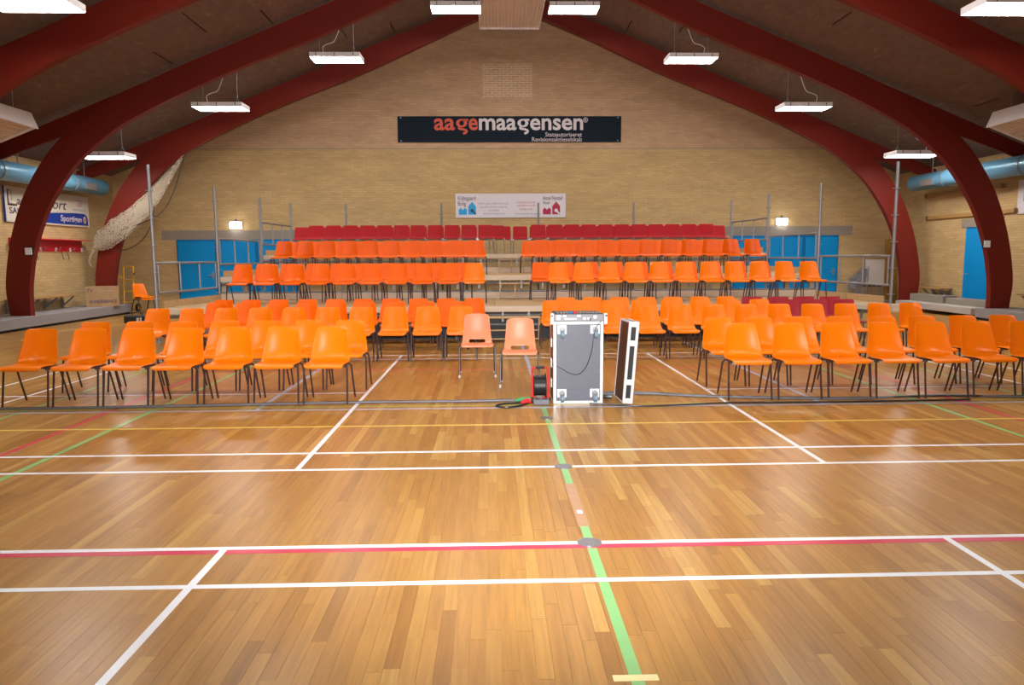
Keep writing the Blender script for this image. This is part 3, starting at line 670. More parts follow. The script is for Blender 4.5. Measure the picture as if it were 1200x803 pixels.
# side platforms
def platform(sx, y0, y1, label, m='grey_plat'):
    xf = XC+sx*11.0; xw = XC+sx*12.09
    t = empty('side_platform', (xf, (y0+y1)/2, 0)); tag(t, label, 'platform')
    ym = (y0+y1)/2
    def B(xa, xb, ya, yb, za, zb, n, mm): MB().box(min(xa, xb)-xf, max(xa, xb)-xf, ya-ym, yb-ym, za, zb).build(n, M[mm], t, bevel=0.004)
    B(xf, xf+sx*0.13, y0, y1, 0.06, 0.28, 'front_beam', m)
    B(xf+sx*0.04, xf+sx*0.10, y0+0.02, y1-0.02, 0, 0.06, 'plinth', 'black')
    cuts = [y0]+[c for a in sorted(AY) if y0 < a < y1 for c in (a-0.02, a+TH+0.02)]+[y1]
    for i in range(0, len(cuts)-1, 2):
        a, b = cuts[i], cuts[i+1]; n = max(1, round((b-a)/2.0))
        for k in range(n): B(xf+sx*0.134, xw, a+(b-a)*k/n+0.003, a+(b-a)*(k+1)/n-0.003, 0.22, 0.28, 'deck_board', m)
    for k in range(int((y1-y0)/1.2)):
        B(xf+sx*0.5, xf+sx*0.58, y0+0.3+k*1.2, y0+0.38+k*1.2, 0, 0.22, 'support_post', 'black')
platform(-1, 2.0, 17.25, 'long low grey platform along the sports sign wall')
platform(1, 2.0, 13.25, 'long low grey platform beside the blue side door')
t = empty('board_stack', (11.55, 15.0, 0)); tag(t, 'pale grey boards stacked beside the end of the grey platform', 'boards')
MB().box(-0.45, 0.55, -1.6, 1.7, 0.10, 0.26).build('board', M['pale_plat'], t, bevel=0.006)
MB().box(-0.40, 0.0, -1.55, -1.45, 0, 0.10).build('support_block', M['black'], t); MB().box(-0.40, 0.0, 1.5, 1.6, 0, 0.10).build('support_block', M['black'], t)
MB().box(-0.05, 0.35, 0.15, 1.68, 0.262, 0.46).build('board', M['concrete'], t, bevel=0.006); MB().box(0.0, 0.4, -1.5, 0.1, 0.262, 0.42).build('board', M['concrete'], t, bevel=0.006)
# side wall with the blue door
d = MB().box(XR-0.03, XR-0.001, 14.2, 15.38, 0.0, 2.27).build('door_3', M['blue_dark']); struct(d, 'blue side door in the brick side wall')
lf = MB().box(XR-0.07, XR-0.031, 14.26, 15.34, 0.01, 2.22).build('door_leaf', M['blue_door'], d, bevel=0.005)
MB().tube([(XR-0.07, 15.2, 1.05), (XR-0.12, 15.2, 1.05), (XR-0.12, 15.08, 1.05)], 0.012, 6).build('door_handle', M['galv'], lf)
struct(MB().box(XR-0.02, XR, 14.0, 15.62, 2.28, 2.50).build('trim_4', M['concrete']), 'concrete lintel over the blue side door')
for (y0, y1, z, lab) in ((14.0, 17.3, 3.24, 'varnished wooden rail on the side wall just below the blue duct'), (13.5, 17.2, 2.61, 'varnished wooden rail above the blue side door')):
    t = empty('wall_rail', (XR, (y0+y1)/2, z)); tag(t, lab, 'rail', 'wooden wall rails')
    MB().box(-0.06, -0.002, -(y1-y0)/2, (y1-y0)/2, -0.05, 0.05).build('rail_board', M['oak'], t, bevel=0.006)
    for e_ in (-1, 1): MB().box(-0.09, -0.061, e_*((y1-y0)/2-0.06)-0.03, e_*((y1-y0)/2-0.06)+0.03, -0.06, 0.06).build('end_bracket', M['bronze'], t)
t = empty('wall_sign', (XR-0.002, 12.6, 2.92)); tag(t, 'white sign with a dark square frame on the wall past the blue side door', 'sign')
MB().box(-0.04, 0, -0.95, 0.95, -0.40, 0.40).build('panel', M['signwhite'], t, bevel=0.004)
fr = MB()
for (a, b, c_, d_) in ((0.36, 0.74, 0.22, 0.25), (0.36, 0.74, -0.10, -0.07), (0.71, 0.74, -0.10, 0.25), (0.36, 0.39, -0.10, 0.25)): fr.box(-0.046, -0.041, a, b, c_, d_)
fr.build('square_mark', M['txt_dark'], t)
fr = MB(); fr.box(-0.046, -0.041, 0.46, 0.62, 0.14, 0.19).box(-0.046, -0.041, 0.46, 0.62, -0.03, 0.02); fr.build('square_mark', M['txt_dark'], t)

# ------------------------------------------------------------------ grandstand of scaffolding and plywood
TY = [9.85, 12.45, 15.1, 17.7]; TZ = [0.64, 1.155, 1.64]
LX = [-6.74, -6.54, -6.40, -6.33]; RX = [7.08, 6.82, 6.66, 6.54]
tiers = []
for k, nm in enumerate(('lowest', 'middle', 'top')):
    gs = empty('seating_tier', (0, 9.85, 0)); tag(gs, '%s plywood tier of the grandstand on steel scaffold posts' % nm, 'seating tier', 'grandstand tiers'); tiers.append(gs)
railings = {}
for sd, nm in ((-1, 'sports sign'), (1, 'blue side door')):
    railings[sd] = tag(empty('guard_railing', (0, 9.85, 0)), 'stepped steel guard railing with tall scaffold posts, %s side of the grandstand' % nm, 'railing', 'grandstand railings')
railings[0] = tag(empty('scaffold_railing', (0, 9.85, 0)), 'row of steel scaffold posts behind the red chairs', 'railing')
def gp_(name, mb, m, **k):
    mb.v = [(a, b-9.85, c_) for a, b, c_ in mb.v]; return mb.build(name, M[m], gs, **k)
for k in range(3):
    y0, y1, z = TY[k], TY[k+1], TZ[k]; n = 11; gs = tiers[k]
    for i in range(n):
        f0, f1 = i/n, (i+1)/n; gapx = 0.004
        def X(f, y): 
            t_ = (y-y0)/(y1-y0); a = LX[k]+(LX[k+1]-LX[k])*t_; b = RX[k]+(RX[k+1]-RX[k])*t_
            return a+(b-a)*f
        poly = [(X(f0, y0)+gapx, y0), (X(f1, y0)-gapx, y0), (X(f1, y1)-gapx, y1-0.03), (X(f0, y1)+gapx, y1-0.03)]
        gp_('deck_panel', MB().prism(poly, 0.03, z-0.03, 'XY'), 'ply')
    nb = 5
    for i in range(nb):
        a = LX[k]+(RX[k]-LX[k])*i/nb+0.005; b = LX[k]+(RX[k]-LX[k])*(i+1)/nb-0.005
        gp_('edge_board', MB().box(a, b, y0-0.035, y0-0.002, z-0.11, z), 'pine', bevel=0.003)
        a2 = LX[k+1]+(RX[k+1]-LX[k+1])*i/nb+0.005; b2 = LX[k+1]+(RX[k+1]-LX[k+1])*(i+1)/nb-0.005
        gs = tiers[min(k+1, 2)]
        if k < 2: gp_('toe_board', MB().box(a2, b2, y1-0.08, y1-0.045, z+0.002, z+0.145), 'pine', bevel=0.003); gs = tiers[k]
    for zz in (z-0.17, z-0.36):
        gp_('ledger', MB().tube([(LX[k]-0.03, y0+0.06, zz), (RX[k]+0.03, y0+0.06, zz)], 0.024, 8), 'galv', smooth=True)
    for f in [i/5 for i in range(1, 5)]:
        x = LX[k]+(RX[k]-LX[k])*f
        gp_('post', MB().tube([(x, y0+0.06, 0.0), (x, y0+0.06, z-0.04)], 0.024, 8), 'galv', smooth=True)
    for i in range(1, 28):
        x = LX[k]+(RX[k]-LX[k])*i/28
        gp_('stub_post', MB().box(x-0.018, x+0.018, y0+0.02, y0+0.05, z-0.30, z-0.112), 'galv')
    for i in range(8):
        x = LX[k]+0.4+(RX[k]-LX[k]-0.8)*i/7
        gp_('joist', MB().box(x-0.03, x+0.03, y0+0.1, y1-0.12, z-0.11, z-0.032), 'pine')
def standard(x, y, h):
    b = MB().tube([(x, y, 0.0), (x, y, h)], 0.03, 8)
    z = 0.3
    while z < h-0.1: b.tube([(x, y, z), (x, y, z+0.016)], 0.072, 8); z += 0.5
    b.box(x-0.07, x+0.07, y-0.07, y+0.07, 0, 0.01)
    gp_('post', b, 'galv', smooth=True)
PT = [3.27, 3.13, 3.11, 3.15]
for k in range(4):
    gs = railings[-1]; standard(LX[k]-0.04, TY[k], PT[k]); gs = railings[1]; standard(RX[k]+0.04, TY[k], PT[k]+0.03)
gs = railings[0]
for x in (-4.78, -1.99, 0.86, 3.69): standard(x, 17.76, 3.14)
gp_('back_rail', MB().tube([(LX[3], 17.76, 2.1), (RX[3], 17.76, 2.1)], 0.024, 8), 'galv', smooth=True)
for side, XX in ((-1, LX), (1, RX)):
    for k in range(3):
        dz = 0.0 if side < 0 else 0.06; gs = railings[side]
        z = TZ[k]; a = Vector((XX[k]+side*0.04, TY[k]+0.06, 0)); b = Vector((XX[k+1]+side*0.04, TY[k+1]-0.06, 0))
        for hz in (0.28+dz, 0.84+dz):
            gp_('guard_rail', MB().tube([a+Vector((0, 0, z+hz)), b+Vector((0, 0, z+hz))], 0.022, 8), 'galv', smooth=True)
        for f in (0.03, 0.35, 0.67, 0.97):
            p = a+(b-a)*f
            gp_('guard_upright', MB().tube([p+Vector((0, 0, z+0.28+dz)), p+Vector((0, 0, z+0.84+dz))], 0.019, 8), 'galv', smooth=True)
        for f0, f1 in ((0.02, 0.5), (0.51, 0.98)):
            p0 = a+(b-a)*f0; p1 = a+(b-a)*f1; ox = -side*0.07
            gp_('side_board', MB().beam((p0.x+ox, p0.y, z+0.068), (p1.x+ox, p1.y, z+0.068), 0.02, 0.13), 'ply')
        # side ledgers under the decks and pine skirting along the deck edge
        gs = tiers[k]
        gp_('side_ledger', MB().tube([a+Vector((0, 0, z-0.2)), b+Vector((0, 0, z-0.2))], 0.024, 8), 'galv', smooth=True)
        if k > 0: 
            for f in (0.02, 0.5): 
                p = a+(b-a)*f; gp_('timber_post', MB().box(p.x-side*0.05-0.05, p.x-side*0.05+0.05, p.y+0.03, p.y+0.13, TZ[k-1], z-0.12), 'pine')
gs = tiers[0]
gp_('black_sheet', MB().box(-5.4, 5.7, 9.97, 9.985, 0.0, 0.50), 'black')  # plain black sheet behind the front posts of the lowest deck
gp_('corner_block', MB().box(RX[0]-0.02, RX[0]+0.16, 9.66, 9.81, 0.48, 0.63), 'pine', bevel=0.004)
# timber step frames in the aisle
def step_frame(x0, x1, y, z0, z1, zs, label, dep=0.28):
    t = empty('step_frame', ((x0+x1)/2, y, z0)); tag(t, label, 'steps', 'timber step frames')
    w_ = (x1-x0)/2; h = z1-z0; s_ = 0.022
    for xx in (-w_, 0, w_):
        for yy in (0, dep): MB().box(xx-s_/2, xx+s_/2, yy, yy+s_, 0, h).build('upright', M['ply'], t)
    for zz in zs:
        MB().box(-w_, w_, -0.002, s_+0.002, zz-s_/2, zz+s_/2).build('cross_rail', M['ply'], t)
    MB().box(-w_-0.02, w_+0.02, -0.01, dep+0.04, h, h+0.02).build('tread', M['ply'], t)
step_frame(-0.35, 0.32, 12.02, TZ[0], TZ[0]+0.33, (0.12,), 'timber step frame on the lowest deck in the centre aisle')
step_frame(-0.33, 0.30, 14.68, TZ[1], TZ[1]+0.33, (0.14,), 'timber step frame on the middle deck in the centre aisle')
step_frame(-0.60, 0.35, 9.42, 0.0, 0.44, (0.06, 0.22), 'timber step frame on the floor before the grandstand', 0.3)

# ------------------------------------------------------------------ chairs
def shell_mesh(name, rows, m, nu=13, slot=None, thick=0.006):
    v = []; f = []
    for (y, z, hw, cu, sd) in rows:
        for j in range(nu):
            u = -1+2*j/(nu-1); u = math.copysign(abs(u)**0.85, u); c = cu*abs(u)**2.3
            v.append((hw*u, y-c*(1-sd), z+c*sd))
    for i in range(len(rows)-1):
        for j in range(nu-1):
            if slot and i in slot[0] and slot[1] <= j < nu-1-slot[1]: continue
            f.append((i*nu+j, i*nu+j+1, (i+1)*nu+j+1, (i+1)*nu+j))
    me = bpy.data.meshes.new(name); me.from_pydata(v, [], f); me.materials.append(m)
    o = bpy.data.objects.new(name, me); C.objects.link(o)
    so = o.modifiers.new('s', 'SOLIDIFY'); so.thickness = thick; so.offset = -1
    ss = o.modifiers.new('u', 'SUBSURF'); ss.levels = 1; ss.render_levels = 1
    dg = bpy.context.evaluated_depsgraph_get(); out = bpy.data.meshes.new_from_object(o.evaluated_get(dg))
    bpy.data.objects.remove(o)
    for p in out.polygons: p.use_smooth = True
    out.name = name
    return out
ROWS = [(-.222, .392, .180, 0, 1), (-.232, .412, .200, 0, 1), (-.222, .430, .210, 0, 1), (-.185, .440, .215, 0, 1), (-.12, .438, .219, .002, 1), (-.04, .430, .222, .006, 1), (.04, .425, .223, .014, .9),
        (.105, .432, .221, .032, .5), (.148, .458, .216, .05, .15), (.174, .505, .209, .056, 0), (.193, .575, .199, .055, 0), (.209, .645, .189, .050, 0), (.224, .715, .180, .042, 0),
        (.236, .765, .174, .034, 0), (.243, .788, .168, .028, 0), (.247, .799, .153, .020, 0), (.248, .803, .115, .010, 0)]
orange_shell = shell_mesh('seat_shell', ROWS, M['orange']); deep_shell = shell_mesh('seat_shell', ROWS, M['deep_orange'])
SROWS = [(-.205, .395, .185, 0, 1), (-.222, .408, .205, 0, 1), (-.20, .425, .212, 0, 1), (-.12, .430, .214, .002, 1), (-.02, .424, .212, .006, 1), (.06, .422, .205, .012, .9),
         (.10, .428, .199, .02, .5), (.141, .466, .194, .03, .1), (.156, .500, .190, .034, 0), (.172, .54, .185, .034, 0), (.190, .62, .178, .032, 0), (.206, .70, .172, .030, 0),
         (.218, .762, .168, .026, 0), (.224, .785, .160, .022, 0), (.227, .797, .135, .016, 0), (.228, .805, .07, .004, 0)]
salmon_shell = shell_mesh('seat_shell', SROWS, M['salmon'], slot=((6,), 3))
RROWS = [(-.205, .405, .190, 0, 1), (-.215, .422, .203, 0, 1), (-.19, .436, .207, 0, 1), (-.10, .436, .208, .003, 1), (.02, .428, .208, .008, 1), (.11, .430, .207, .014, .6),
         (.160, .448, .206, .024, .2), (.182, .50, .206, .026, 0), (.200, .58, .205, .024, 0), (.216, .66, .203, .020, 0), (.232, .735, .201, .016, 0), (.240, .770, .199, .012, 0), (.243, .784, .190, .008, 0), (.244, .790, .165, .003, 0)]
red_shell = shell_mesh('seat_shell', RROWS, M['redplastic'], thick=0.012)
maroon_shell = shell_mesh('seat_shell', RROWS, M['maroon'], thick=0.014)
def leg_set(m, rad_=0.0105, hx=0.234):
    out = []
    for s in (-1, 1):
        for (ty, by) in ((-.11, -.18), (.075, .235)):
            b = MB().tube([(s*min(.205, hx-.01), ty, .418), (s*(hx-.005), ty+(by-ty)*.12, .385), (s*hx, by, 0.0042)], rad_, 8)
            out.append(b.mesh('leg', m, smooth=True))
    return out
def frame_mesh(m):
    b = MB()
    for s in (-1, 1): b.tube([(s*.205, -.09, .415), (s*.205, .07, .415)], 0.011, 8); b.box(s*.205-.018, s*.205+.018, -.10, -.06, .39, .412)
    b.tube([(-.205, -.06, .408), (.205, -.06, .408)], 0.010, 8); b.tube([(-.205, .05, .408), (.205, .05, .408)], 0.010, 8)
    return b.mesh('seat_frame', m, smooth=True)
brown_legs, brown_frame = leg_set(M['brown_steel']), frame_mesh(M['brown_steel']); narrow_legs = leg_set(M['brown_steel'], 0.0105, 0.212)
chrome_legs, chrome_frame = leg_set(M['chrome'], 0.0095, 0.205), frame_mesh(M['chrome'])
cap_m = MB().tube([(0, 0, 0), (0, 0, 0.035)], 0.0145, 8).mesh('leg_glide', M['alu'])
JR_ = random.Random(11)
def chair(kind, x, y, z, label, group, rot=None, jit=True, cat='chair'):
    nm = {'orange': 'shell_chair', 'deep': 'shell_chair', 'red': 'red_chair', 'maroon': 'maroon_chair', 'salmon': 'salmon_chair'}[kind]
    if jit: x += JR_.uniform(-.004, .004); y += JR_.uniform(-.02, .02)
    t = empty(nm, (x, y, z+0.001), rot if rot is not None else math.radians(JR_.uniform(-1.2, 1.2))); tag(t, label, cat, group)
    shell = {'orange': orange_shell, 'deep': deep_shell, 'red': red_shell, 'maroon': maroon_shell, 'salmon': salmon_shell}[kind]
    legs, fr_ = {'red': (chrome_legs, chrome_frame), 'maroon': (narrow_legs, brown_frame)}.get(kind, (brown_legs, brown_frame))
    link('seat_shell', shell, t)
    for m_ in legs:
        l = link('leg', m_, t)
        if kind == 'salmon':
            vv = m_.vertices[-1].co; g = link('leg_glide', cap_m, l); g.location = (math.copysign(.234, vv.x), -.18 if vv.y < 0 else .235, 0.0)
    link('seat_frame', fr_, t)
    return t
SIDE = {'L': 'sports sign block', 'R': 'blue side door block'}
ROWL = {'A': 'front floor row', 'B': 'second floor row', 'C': 'third floor row', 'D': 'fourth floor row', 'E': 'fifth floor row', 'F': 'lowest deck front row', 'G': 'lowest deck rear row',
        'H': 'middle deck front row', 'I': 'middle deck rear row', 'J': 'top deck front row', 'K': 'top deck rear row'}
def row(r, side, kind, x0, pitch, n, y, z, start=0, colour='orange shell chair'):
    for i in range(n):
        order = (n-1-i if side == 'L' else i)+start
        chair(kind, x0+pitch*i, y, z, '%s, %s, %s from the centre aisle, %s' % (colour, ROWL[r], ORD[order], SIDE[side]), 'chairs, '+ROWL[r]+', '+SIDE[side])
FL = 0.0012
row('A', 'L', 'orange', -5.468, .526, 7, 4.02, FL); row('A', 'R', 'orange', 2.270, .539, 7, 4.00, FL)
row('B', 'L', 'orange', -5.320, .511, 7, 4.86, FL); row('B', 'R', 'orange', 2.264, .514, 8, 4.84, FL)
row('C', 'L', 'orange', -5.635, .515, 10, 7.2, FL); row('C', 'R', 'orange', 0.835, .524, 11, 7.2, FL)
row('D', 'L', 'deep', -5.247, .509, 9, 8.5, FL); row('D', 'R', 'orange', 0.530, .516, 8, 8.5, FL)
row('D', 'R', 'maroon', 4.687, .477, 3, 8.52, FL, 8, 'square-backed maroon chair')
row('E', 'L', 'deep', -5.471, .513, 10, 9.42, FL); row('E', 'R', 'orange', 0.842, .502, 7, 9.42, FL)
row('E', 'R', 'maroon', 4.365, .489, 4, 9.42, FL, 7, 'square-backed maroon chair')
row('F', 'L', 'deep', -5.506, .515, 9, 10.7, TZ[0], 1); row('F', 'L', 'orange', -5.506+.515*9, .515, 1, 10.7, TZ[0]); row('F', 'R', 'orange', 0.819, .513, 11, 10.7, TZ[0])
row('G', 'L', 'deep', -5.354, .521, 9, 11.6, TZ[0]); row('G', 'R', 'deep', 0.530, .53, 10, 11.6, TZ[0])
row('H', 'L', 'deep', -5.370, .499, 10, 13.2, TZ[1]); row('H', 'R', 'deep', 0.658, .501, 11, 13.2, TZ[1])
row('I', 'L', 'deep', -5.347, .525, 9, 14.15, TZ[1]); row('I', 'R', 'deep', 0.418, .526, 10, 14.15, TZ[1])
row('J', 'L', 'red', -5.240, .456, 11, 15.8, TZ[2], 0, 'red chair'); row('J', 'R', 'red', 0.747, .459, 11, 15.8, TZ[2], 0, 'red chair')
chair('red', -0.38, 16.25, TZ[2], 'red chair with chrome legs standing alone between the two top deck rows', 'chairs, top deck')
for i in range(26):
    x = -5.89+.4755*i
    chair('red', x, 16.85, TZ[2], 'red chair, top deck rear row, %s from the guard rail on the sports sign side' % ORD[i], 'chairs, '+ROWL['K'])
chair('salmon', -0.725, 5.68, FL, 'salmon chair with slotted back, farther from the flight case', 'salmon chairs in the aisle', math.radians(1.5), False)
chair('salmon', -0.19, 4.92, FL, 'salmon chair with slotted back right beside the flight case', 'salmon chairs in the aisle', math.radians(-3), False)
chair('orange', -10.52, 17.2, 0.001, 'orange shell chair standing by the yellow hand truck, lower of two stacked', 'stacked chairs by the hand truck', math.radians(58), False)
chair('orange', -10.535, 17.23, 0.055, 'orange shell chair standing by the yellow hand truck, upper of two stacked', 'stacked chairs by the hand truck', math.radians(58), False)

# ------------------------------------------------------------------ things on the floor by the walls
t = empty('cardboard_box', (-11.20, 16.31, 0.281), math.radians(27)); tag(t, 'large brown cardboard box with blue print on the grey platform', 'box')
MB().box(-0.40, 0.40, -0.20, 0.20, 0, 0.54).build('carton', M['cardboard'], t, bevel=0.006)
MB().box(-0.40, 0.40, -0.202, 0.202, 0.535, 0.546).build('top_flap', M['cardboard'], t)
text('TV', M['ink'], t, (-0.36, -0.204, 0.40), 0.085, 0.15, bold=0.01); text('KUNDESERVICE', M['ink'], t, (-0.30, -0.204, 0.10), 0.085, 0.64, bold=0.012)
MB().box(-0.05, 0.30, -0.204, -0.201, 0.42, 0.43).build('printed_rule', M['txt_grey'], t)
t2 = MB().box(-0.404, -0.401, -0.16, -0.02, 0.36, 0.46); t2.build('printed_mark', M['ink'], t); MB().box(-0.404, -0.401, -0.12, 0.0, 0.20, 0.33).build('paper_label', M['white'], t)
t = empty('hand_truck', (-11.22, 17.75, 0)); tag(t, 'yellow hand truck leaning beside the stacked orange chairs', 'hand truck')
b = MB(); b.tube(crom([(-0.14, 0.0, 0.12), (-0.14, 0.06, 0.7), (-0.14, 0.12, 1.28), (-0.10, 0.125, 1.33), (0.10, 0.125, 1.33), (0.14, 0.12, 1.28), (0.14, 0.06, 0.7), (0.14, 0.0, 0.12)], 5), 0.02, 8); b.build('tube_frame', M['yellow'], t, smooth=True)
for zz in (0.3, 0.62, 0.95): MB().tube([(-0.14, 0.02+zz*.07, zz), (0.14, 0.02+zz*.07, zz)], 0.015, 8).build('cross_bar', M['yellow'], t, smooth=True)
MB().box(-0.2, 0.2, -0.26, 0.0, 0.02, 0.035).build('toe_plate', M['yellow'], t)
for s in (-1, 1):
    w_ = MB().tube([(s*0.2, 0.08, 0.13), (s*0.26, 0.08, 0.13)], 0.125, 16).build('wheel', M['black_gloss'], t); MB().tube([(s*0.195, 0.08, 0.13), (s*0.265, 0.08, 0.13)], 0.06, 12).build('hub', M['yellow'], w_)
    MB().tube([(s*0.14, 0.11, 1.0), (s*0.2, -0.05, 1.05), (s*0.3, -0.2, 1.12)], 0.017, 8).build('handle', M['yellow'], t, smooth=True); MB().tube([(s*0.3, -0.2, 1.12), (s*0.36, -0.28, 1.16)], 0.022, 8).build('grip', M['black_gloss'], t)
t = empty('tool_bag', (-9.2, 14.05, 0.002), 0.1); tag(t, 'black bag with white marks on the floor before the hand truck', 'bag')
MB().box(-0.27, 0.27, -0.14, 0.14, 0, 0.20).build('bag_body', M['black'], t, bevel=0.03); MB().tube(crom([(-0.12, 0, 0.19), (-0.1, 0, 0.26), (0.1, 0, 0.26), (0.12, 0, 0.19)], 4), 0.012, 6).build('bag_handle', M['black_gloss'], t)
MB().box(0.03, 0.09, -0.143, -0.139, 0.03, 0.14).build('printed_mark', M['txt_white'], t); MB().box(0.11, 0.15, -0.143, -0.139, 0.03, 0.15).build('printed_mark', M['txt_white'], t)
# folded tables and trolley by the gable wall
t = empty('table_trolley', (10.95, 18.1, 0)); tag(t, 'grey folded tables on a trolley by the gable wall', 'trolley')
b = MB(); b.box(-0.5, 0.55, -0.30, 0.30, 0.14, 0.19); b.build('trolley_deck', M['galv'], t)
for x in (-0.42, 0.47):
    for y in (-0.22, 0.22): MB().tube([(x-0.02, y, 0.07), (x+0.02, y, 0.07)], 0.07, 12).build('wheel', M['black_gloss'], t)
for i in range(6):
    x = -0.46+i*0.07; hh = 0.85+0.07*i
    MB().tube([(x, -0.27, 0.20), (x+0.03, -0.27, hh), (x+0.03, 0.2, hh), (x, 0.2, 0.20)], 0.014, 6).build('folded_frame', M['galv'], t)
    MB().box(x+0.01, x+0.03, -0.22, 0.16, hh-0.3, hh-0.06).build('folded_table', M['grey_plat'], t)
MB().box(-0.10, 0.48, -0.12, -0.08, 0.66, 1.42).build('folded_table', M['pale_plat'], t); MB().box(-0.10, 0.48, -0.10, 0.06, 0.60, 0.66).build('folded_table', M['black'], t)
for x in (-0.05, 0.1, 0.25, 0.42): MB().tube([(x, -0.12, 0.19), (x+0.02, -0.10, 0.66)], 0.015, 6).build('table_leg', M['galv'], t)
t = empty('leaning_panel', (12.0, 18.55, 0)); tag(t, 'mustard brown wooden panel leaning in the corner by the gable', 'panel')
lp = MB().box(-0.20, 0.18, -0.02, 0.02, 0.0, 2.05).build('panel_sheet', M['mustard'], t); lp.rotation_euler = (math.radians(-4), 0, 0)
lp = MB().box(-0.20, -0.16, -0.028, -0.02, 0.0, 2.05).build('edge_strip', M['oak'], t); lp.rotation_euler = (math.radians(-4), 0, 0)

# ------------------------------------------------------------------ flight case, mixer, lid
t = empty('flight_case', (0.385, 3.98, 0.001)); tag(t, 'upright grey flight case with aluminium edges and four casters', 'flight case')
W, D, Hh = 0.265, 0.22, 0.88
MB().box(-W+.006, W-.006, -D+.006, D-.006, .006, Hh-.006).build('body_panel', M['case_grey'], t)
MB().box(-W+.001, -W+.006, -D+.02, D-.02, .02, Hh-.02).build('side_panel', M['case_brown'], t); MB().box(W-.006, W-.001, -D+.02, D-.02, .02, Hh-.02).build('side_panel', M['case_brown'], t)
e = 0.032
for s in (-1, 1):
    for q in (-1, 1):
        MB().box(min(s*W, s*(W-e)), max(s*W, s*(W-e)), min(q*D, q*(D-e)), max(q*D, q*(D-e)), 0, Hh).build('edge_profile', M['alu'], t, bevel=.004)
        z_ = 0 if q < 0 else Hh-e
        MB().box(-W+e, W-e, min(s*D, s*(D-e)), max(s*D, s*(D-e)), z_, z_+e).build('edge_profile', M['alu'], t, bevel=.004)
        MB().box(min(s*W, s*(W-e)), max(s*W, s*(W-e)), -D+e, D-e, z_, z_+e).build('edge_profile', M['alu'], t, bevel=.004)
for z0_, z1_ in ((e, 0.15), (Hh-0.15, Hh-e)): MB().box(-W+e, W-e, -D-.002, -D+.01, z0_, z1_).build('caster_board', M['case_grey'], t)
for sx in (-1, 1):
    for zz in (0.115, Hh-0.085):
        x = sx*0.175; pl = MB().box(x-.05, x+.05, -D-.008, -D-.002, zz-.045, zz+.045).build('caster_plate', M['alu'], t, bevel=.003)
        fk = MB(); fk.box(x-.026, x-.02, -D-.075, -D-.008, zz-.05, zz+.015).box(x+.02, x+.026, -D-.075, -D-.008, zz-.05, zz+.015).tube([(x, -D-.02, zz), (x, -D-.008, zz)], .032, 12); fk.build('caster_fork', M['galv'], pl)
        MB().tube([(x-.017, -D-.066, zz-.045), (x+.017, -D-.066, zz-.045)], .042, 18).build('caster_wheel', M['caster'], pl, smooth=True)
for zz in (0.2, 0.42, 0.64):
    MB().box(-W-.014, -W, -.08, .03, zz-.05, zz+.05).build('latch', M['alu'], t, bevel=.006)
MB().tube(crom([(-W+.03, -D-.012, .41), (-.16, -D-.02, .37), (-.09, -D-.022, .33), (0.0, -D-.022, .32), (.08, -D-.022, .40), (.13, -D-.085, .58), (.15, -D-.09, .74), (.19, -D-.03, .83), (.24, -D-.02, .89)], 6), .0042, 6).build('thin_cable', M['black_gloss'], t)
t = empty('mixing_console', (0.39, 3.98, 0.882)); tag(t, 'grey rack mixing console lying on top of the flight case', 'mixer')
MB().box(-.265, .265, -.215, .20, 0.0, .075).build('console_body', M['mixer'], t, bevel=.006)
MB().box(-.25, .25, -.20, .19, .075, .082).build('top_plate', M['black'], t)
for s in (-1, 1): MB().box(min(s*.265, s*.30), max(s*.265, s*.30), -.225, -.21, -.03, .085).build('rack_ear', M['alu'], t, bevel=.004); MB().tube([(s*.285, -.235, .06), (s*.285, -.225, .06)], .012, 8).build('rack_screw', M['black'], t)
for (x, z, w_, h) in ((-.235, .045, .045, .018), (-.17, .048, .035, .016), (-.235, .018, .035, .02), (-.15, .018, .12, .016), (-.02, .048, .035, .02), (.045, .02, .03, .022), (.09, .02, .02, .022)):
    MB().box(x, x+w_, -.218, -.214, z, z+h).build('socket_plate', M['alu'], t)
MB().tube([(.17, -.222, .045), (.17, -.214, .045)], .02, 12).build('knob', M['chrome'], t); MB().tube([(.12, -.222, .02), (.12, -.214, .02)], .01, 8).build('jack', M['black'], t)
for i in range(14): MB().box(-.22+i*.034, -.205+i*.034, -.14, .1, .082, .088).build('channel_strip', M['galv'], t)
for x, m in ((-.09, 'blue_cap'), (-.075, 'blue_cap'), (-.04, 'red_tube'), (-.02, 'red_tube')): MB().tube([(x, -.17, .082), (x, -.17, .10)], .011, 8).build('knob_cap', M[m], t)
# removed lid, leaning
t = empty('shallow_flight_case', (0.89, 3.90, 0.002)); tag(t, 'shallow brown flight case half standing on edge beside the tall grey case', 'flight case')
t.rotation_euler = (0, math.radians(4.2), math.radians(3))
w_, d_, h_ = 0.055, 0.21, 0.875; z0 = 0.006
MB().box(-w_+.004, -w_+.012, -d_+.02, d_-.02, z0+.02, z0+h_-.02).build('laminate_panel', M['case_brown'], t)
MB().box(-w_+.012, w_-.03, -d_+.008, -d_+.016, z0+.01, z0+h_-.01).build('rim_panel', M['black'], t); MB().box(-w_+.012, w_-.03, d_-.016, d_-.008, z0+.01, z0+h_-.01).build('rim_panel', M['black'], t)
MB().box(-w_+.012, w_-.03, -d_+.01, d_-.01, z0+.004, z0+.012).build('rim_panel', M['case_grey'], t); MB().box(-w_+.012, w_-.03, -d_+.01, d_-.01, z0+h_-.012, z0+h_-.004).build('rim_panel', M['case_grey'], t)
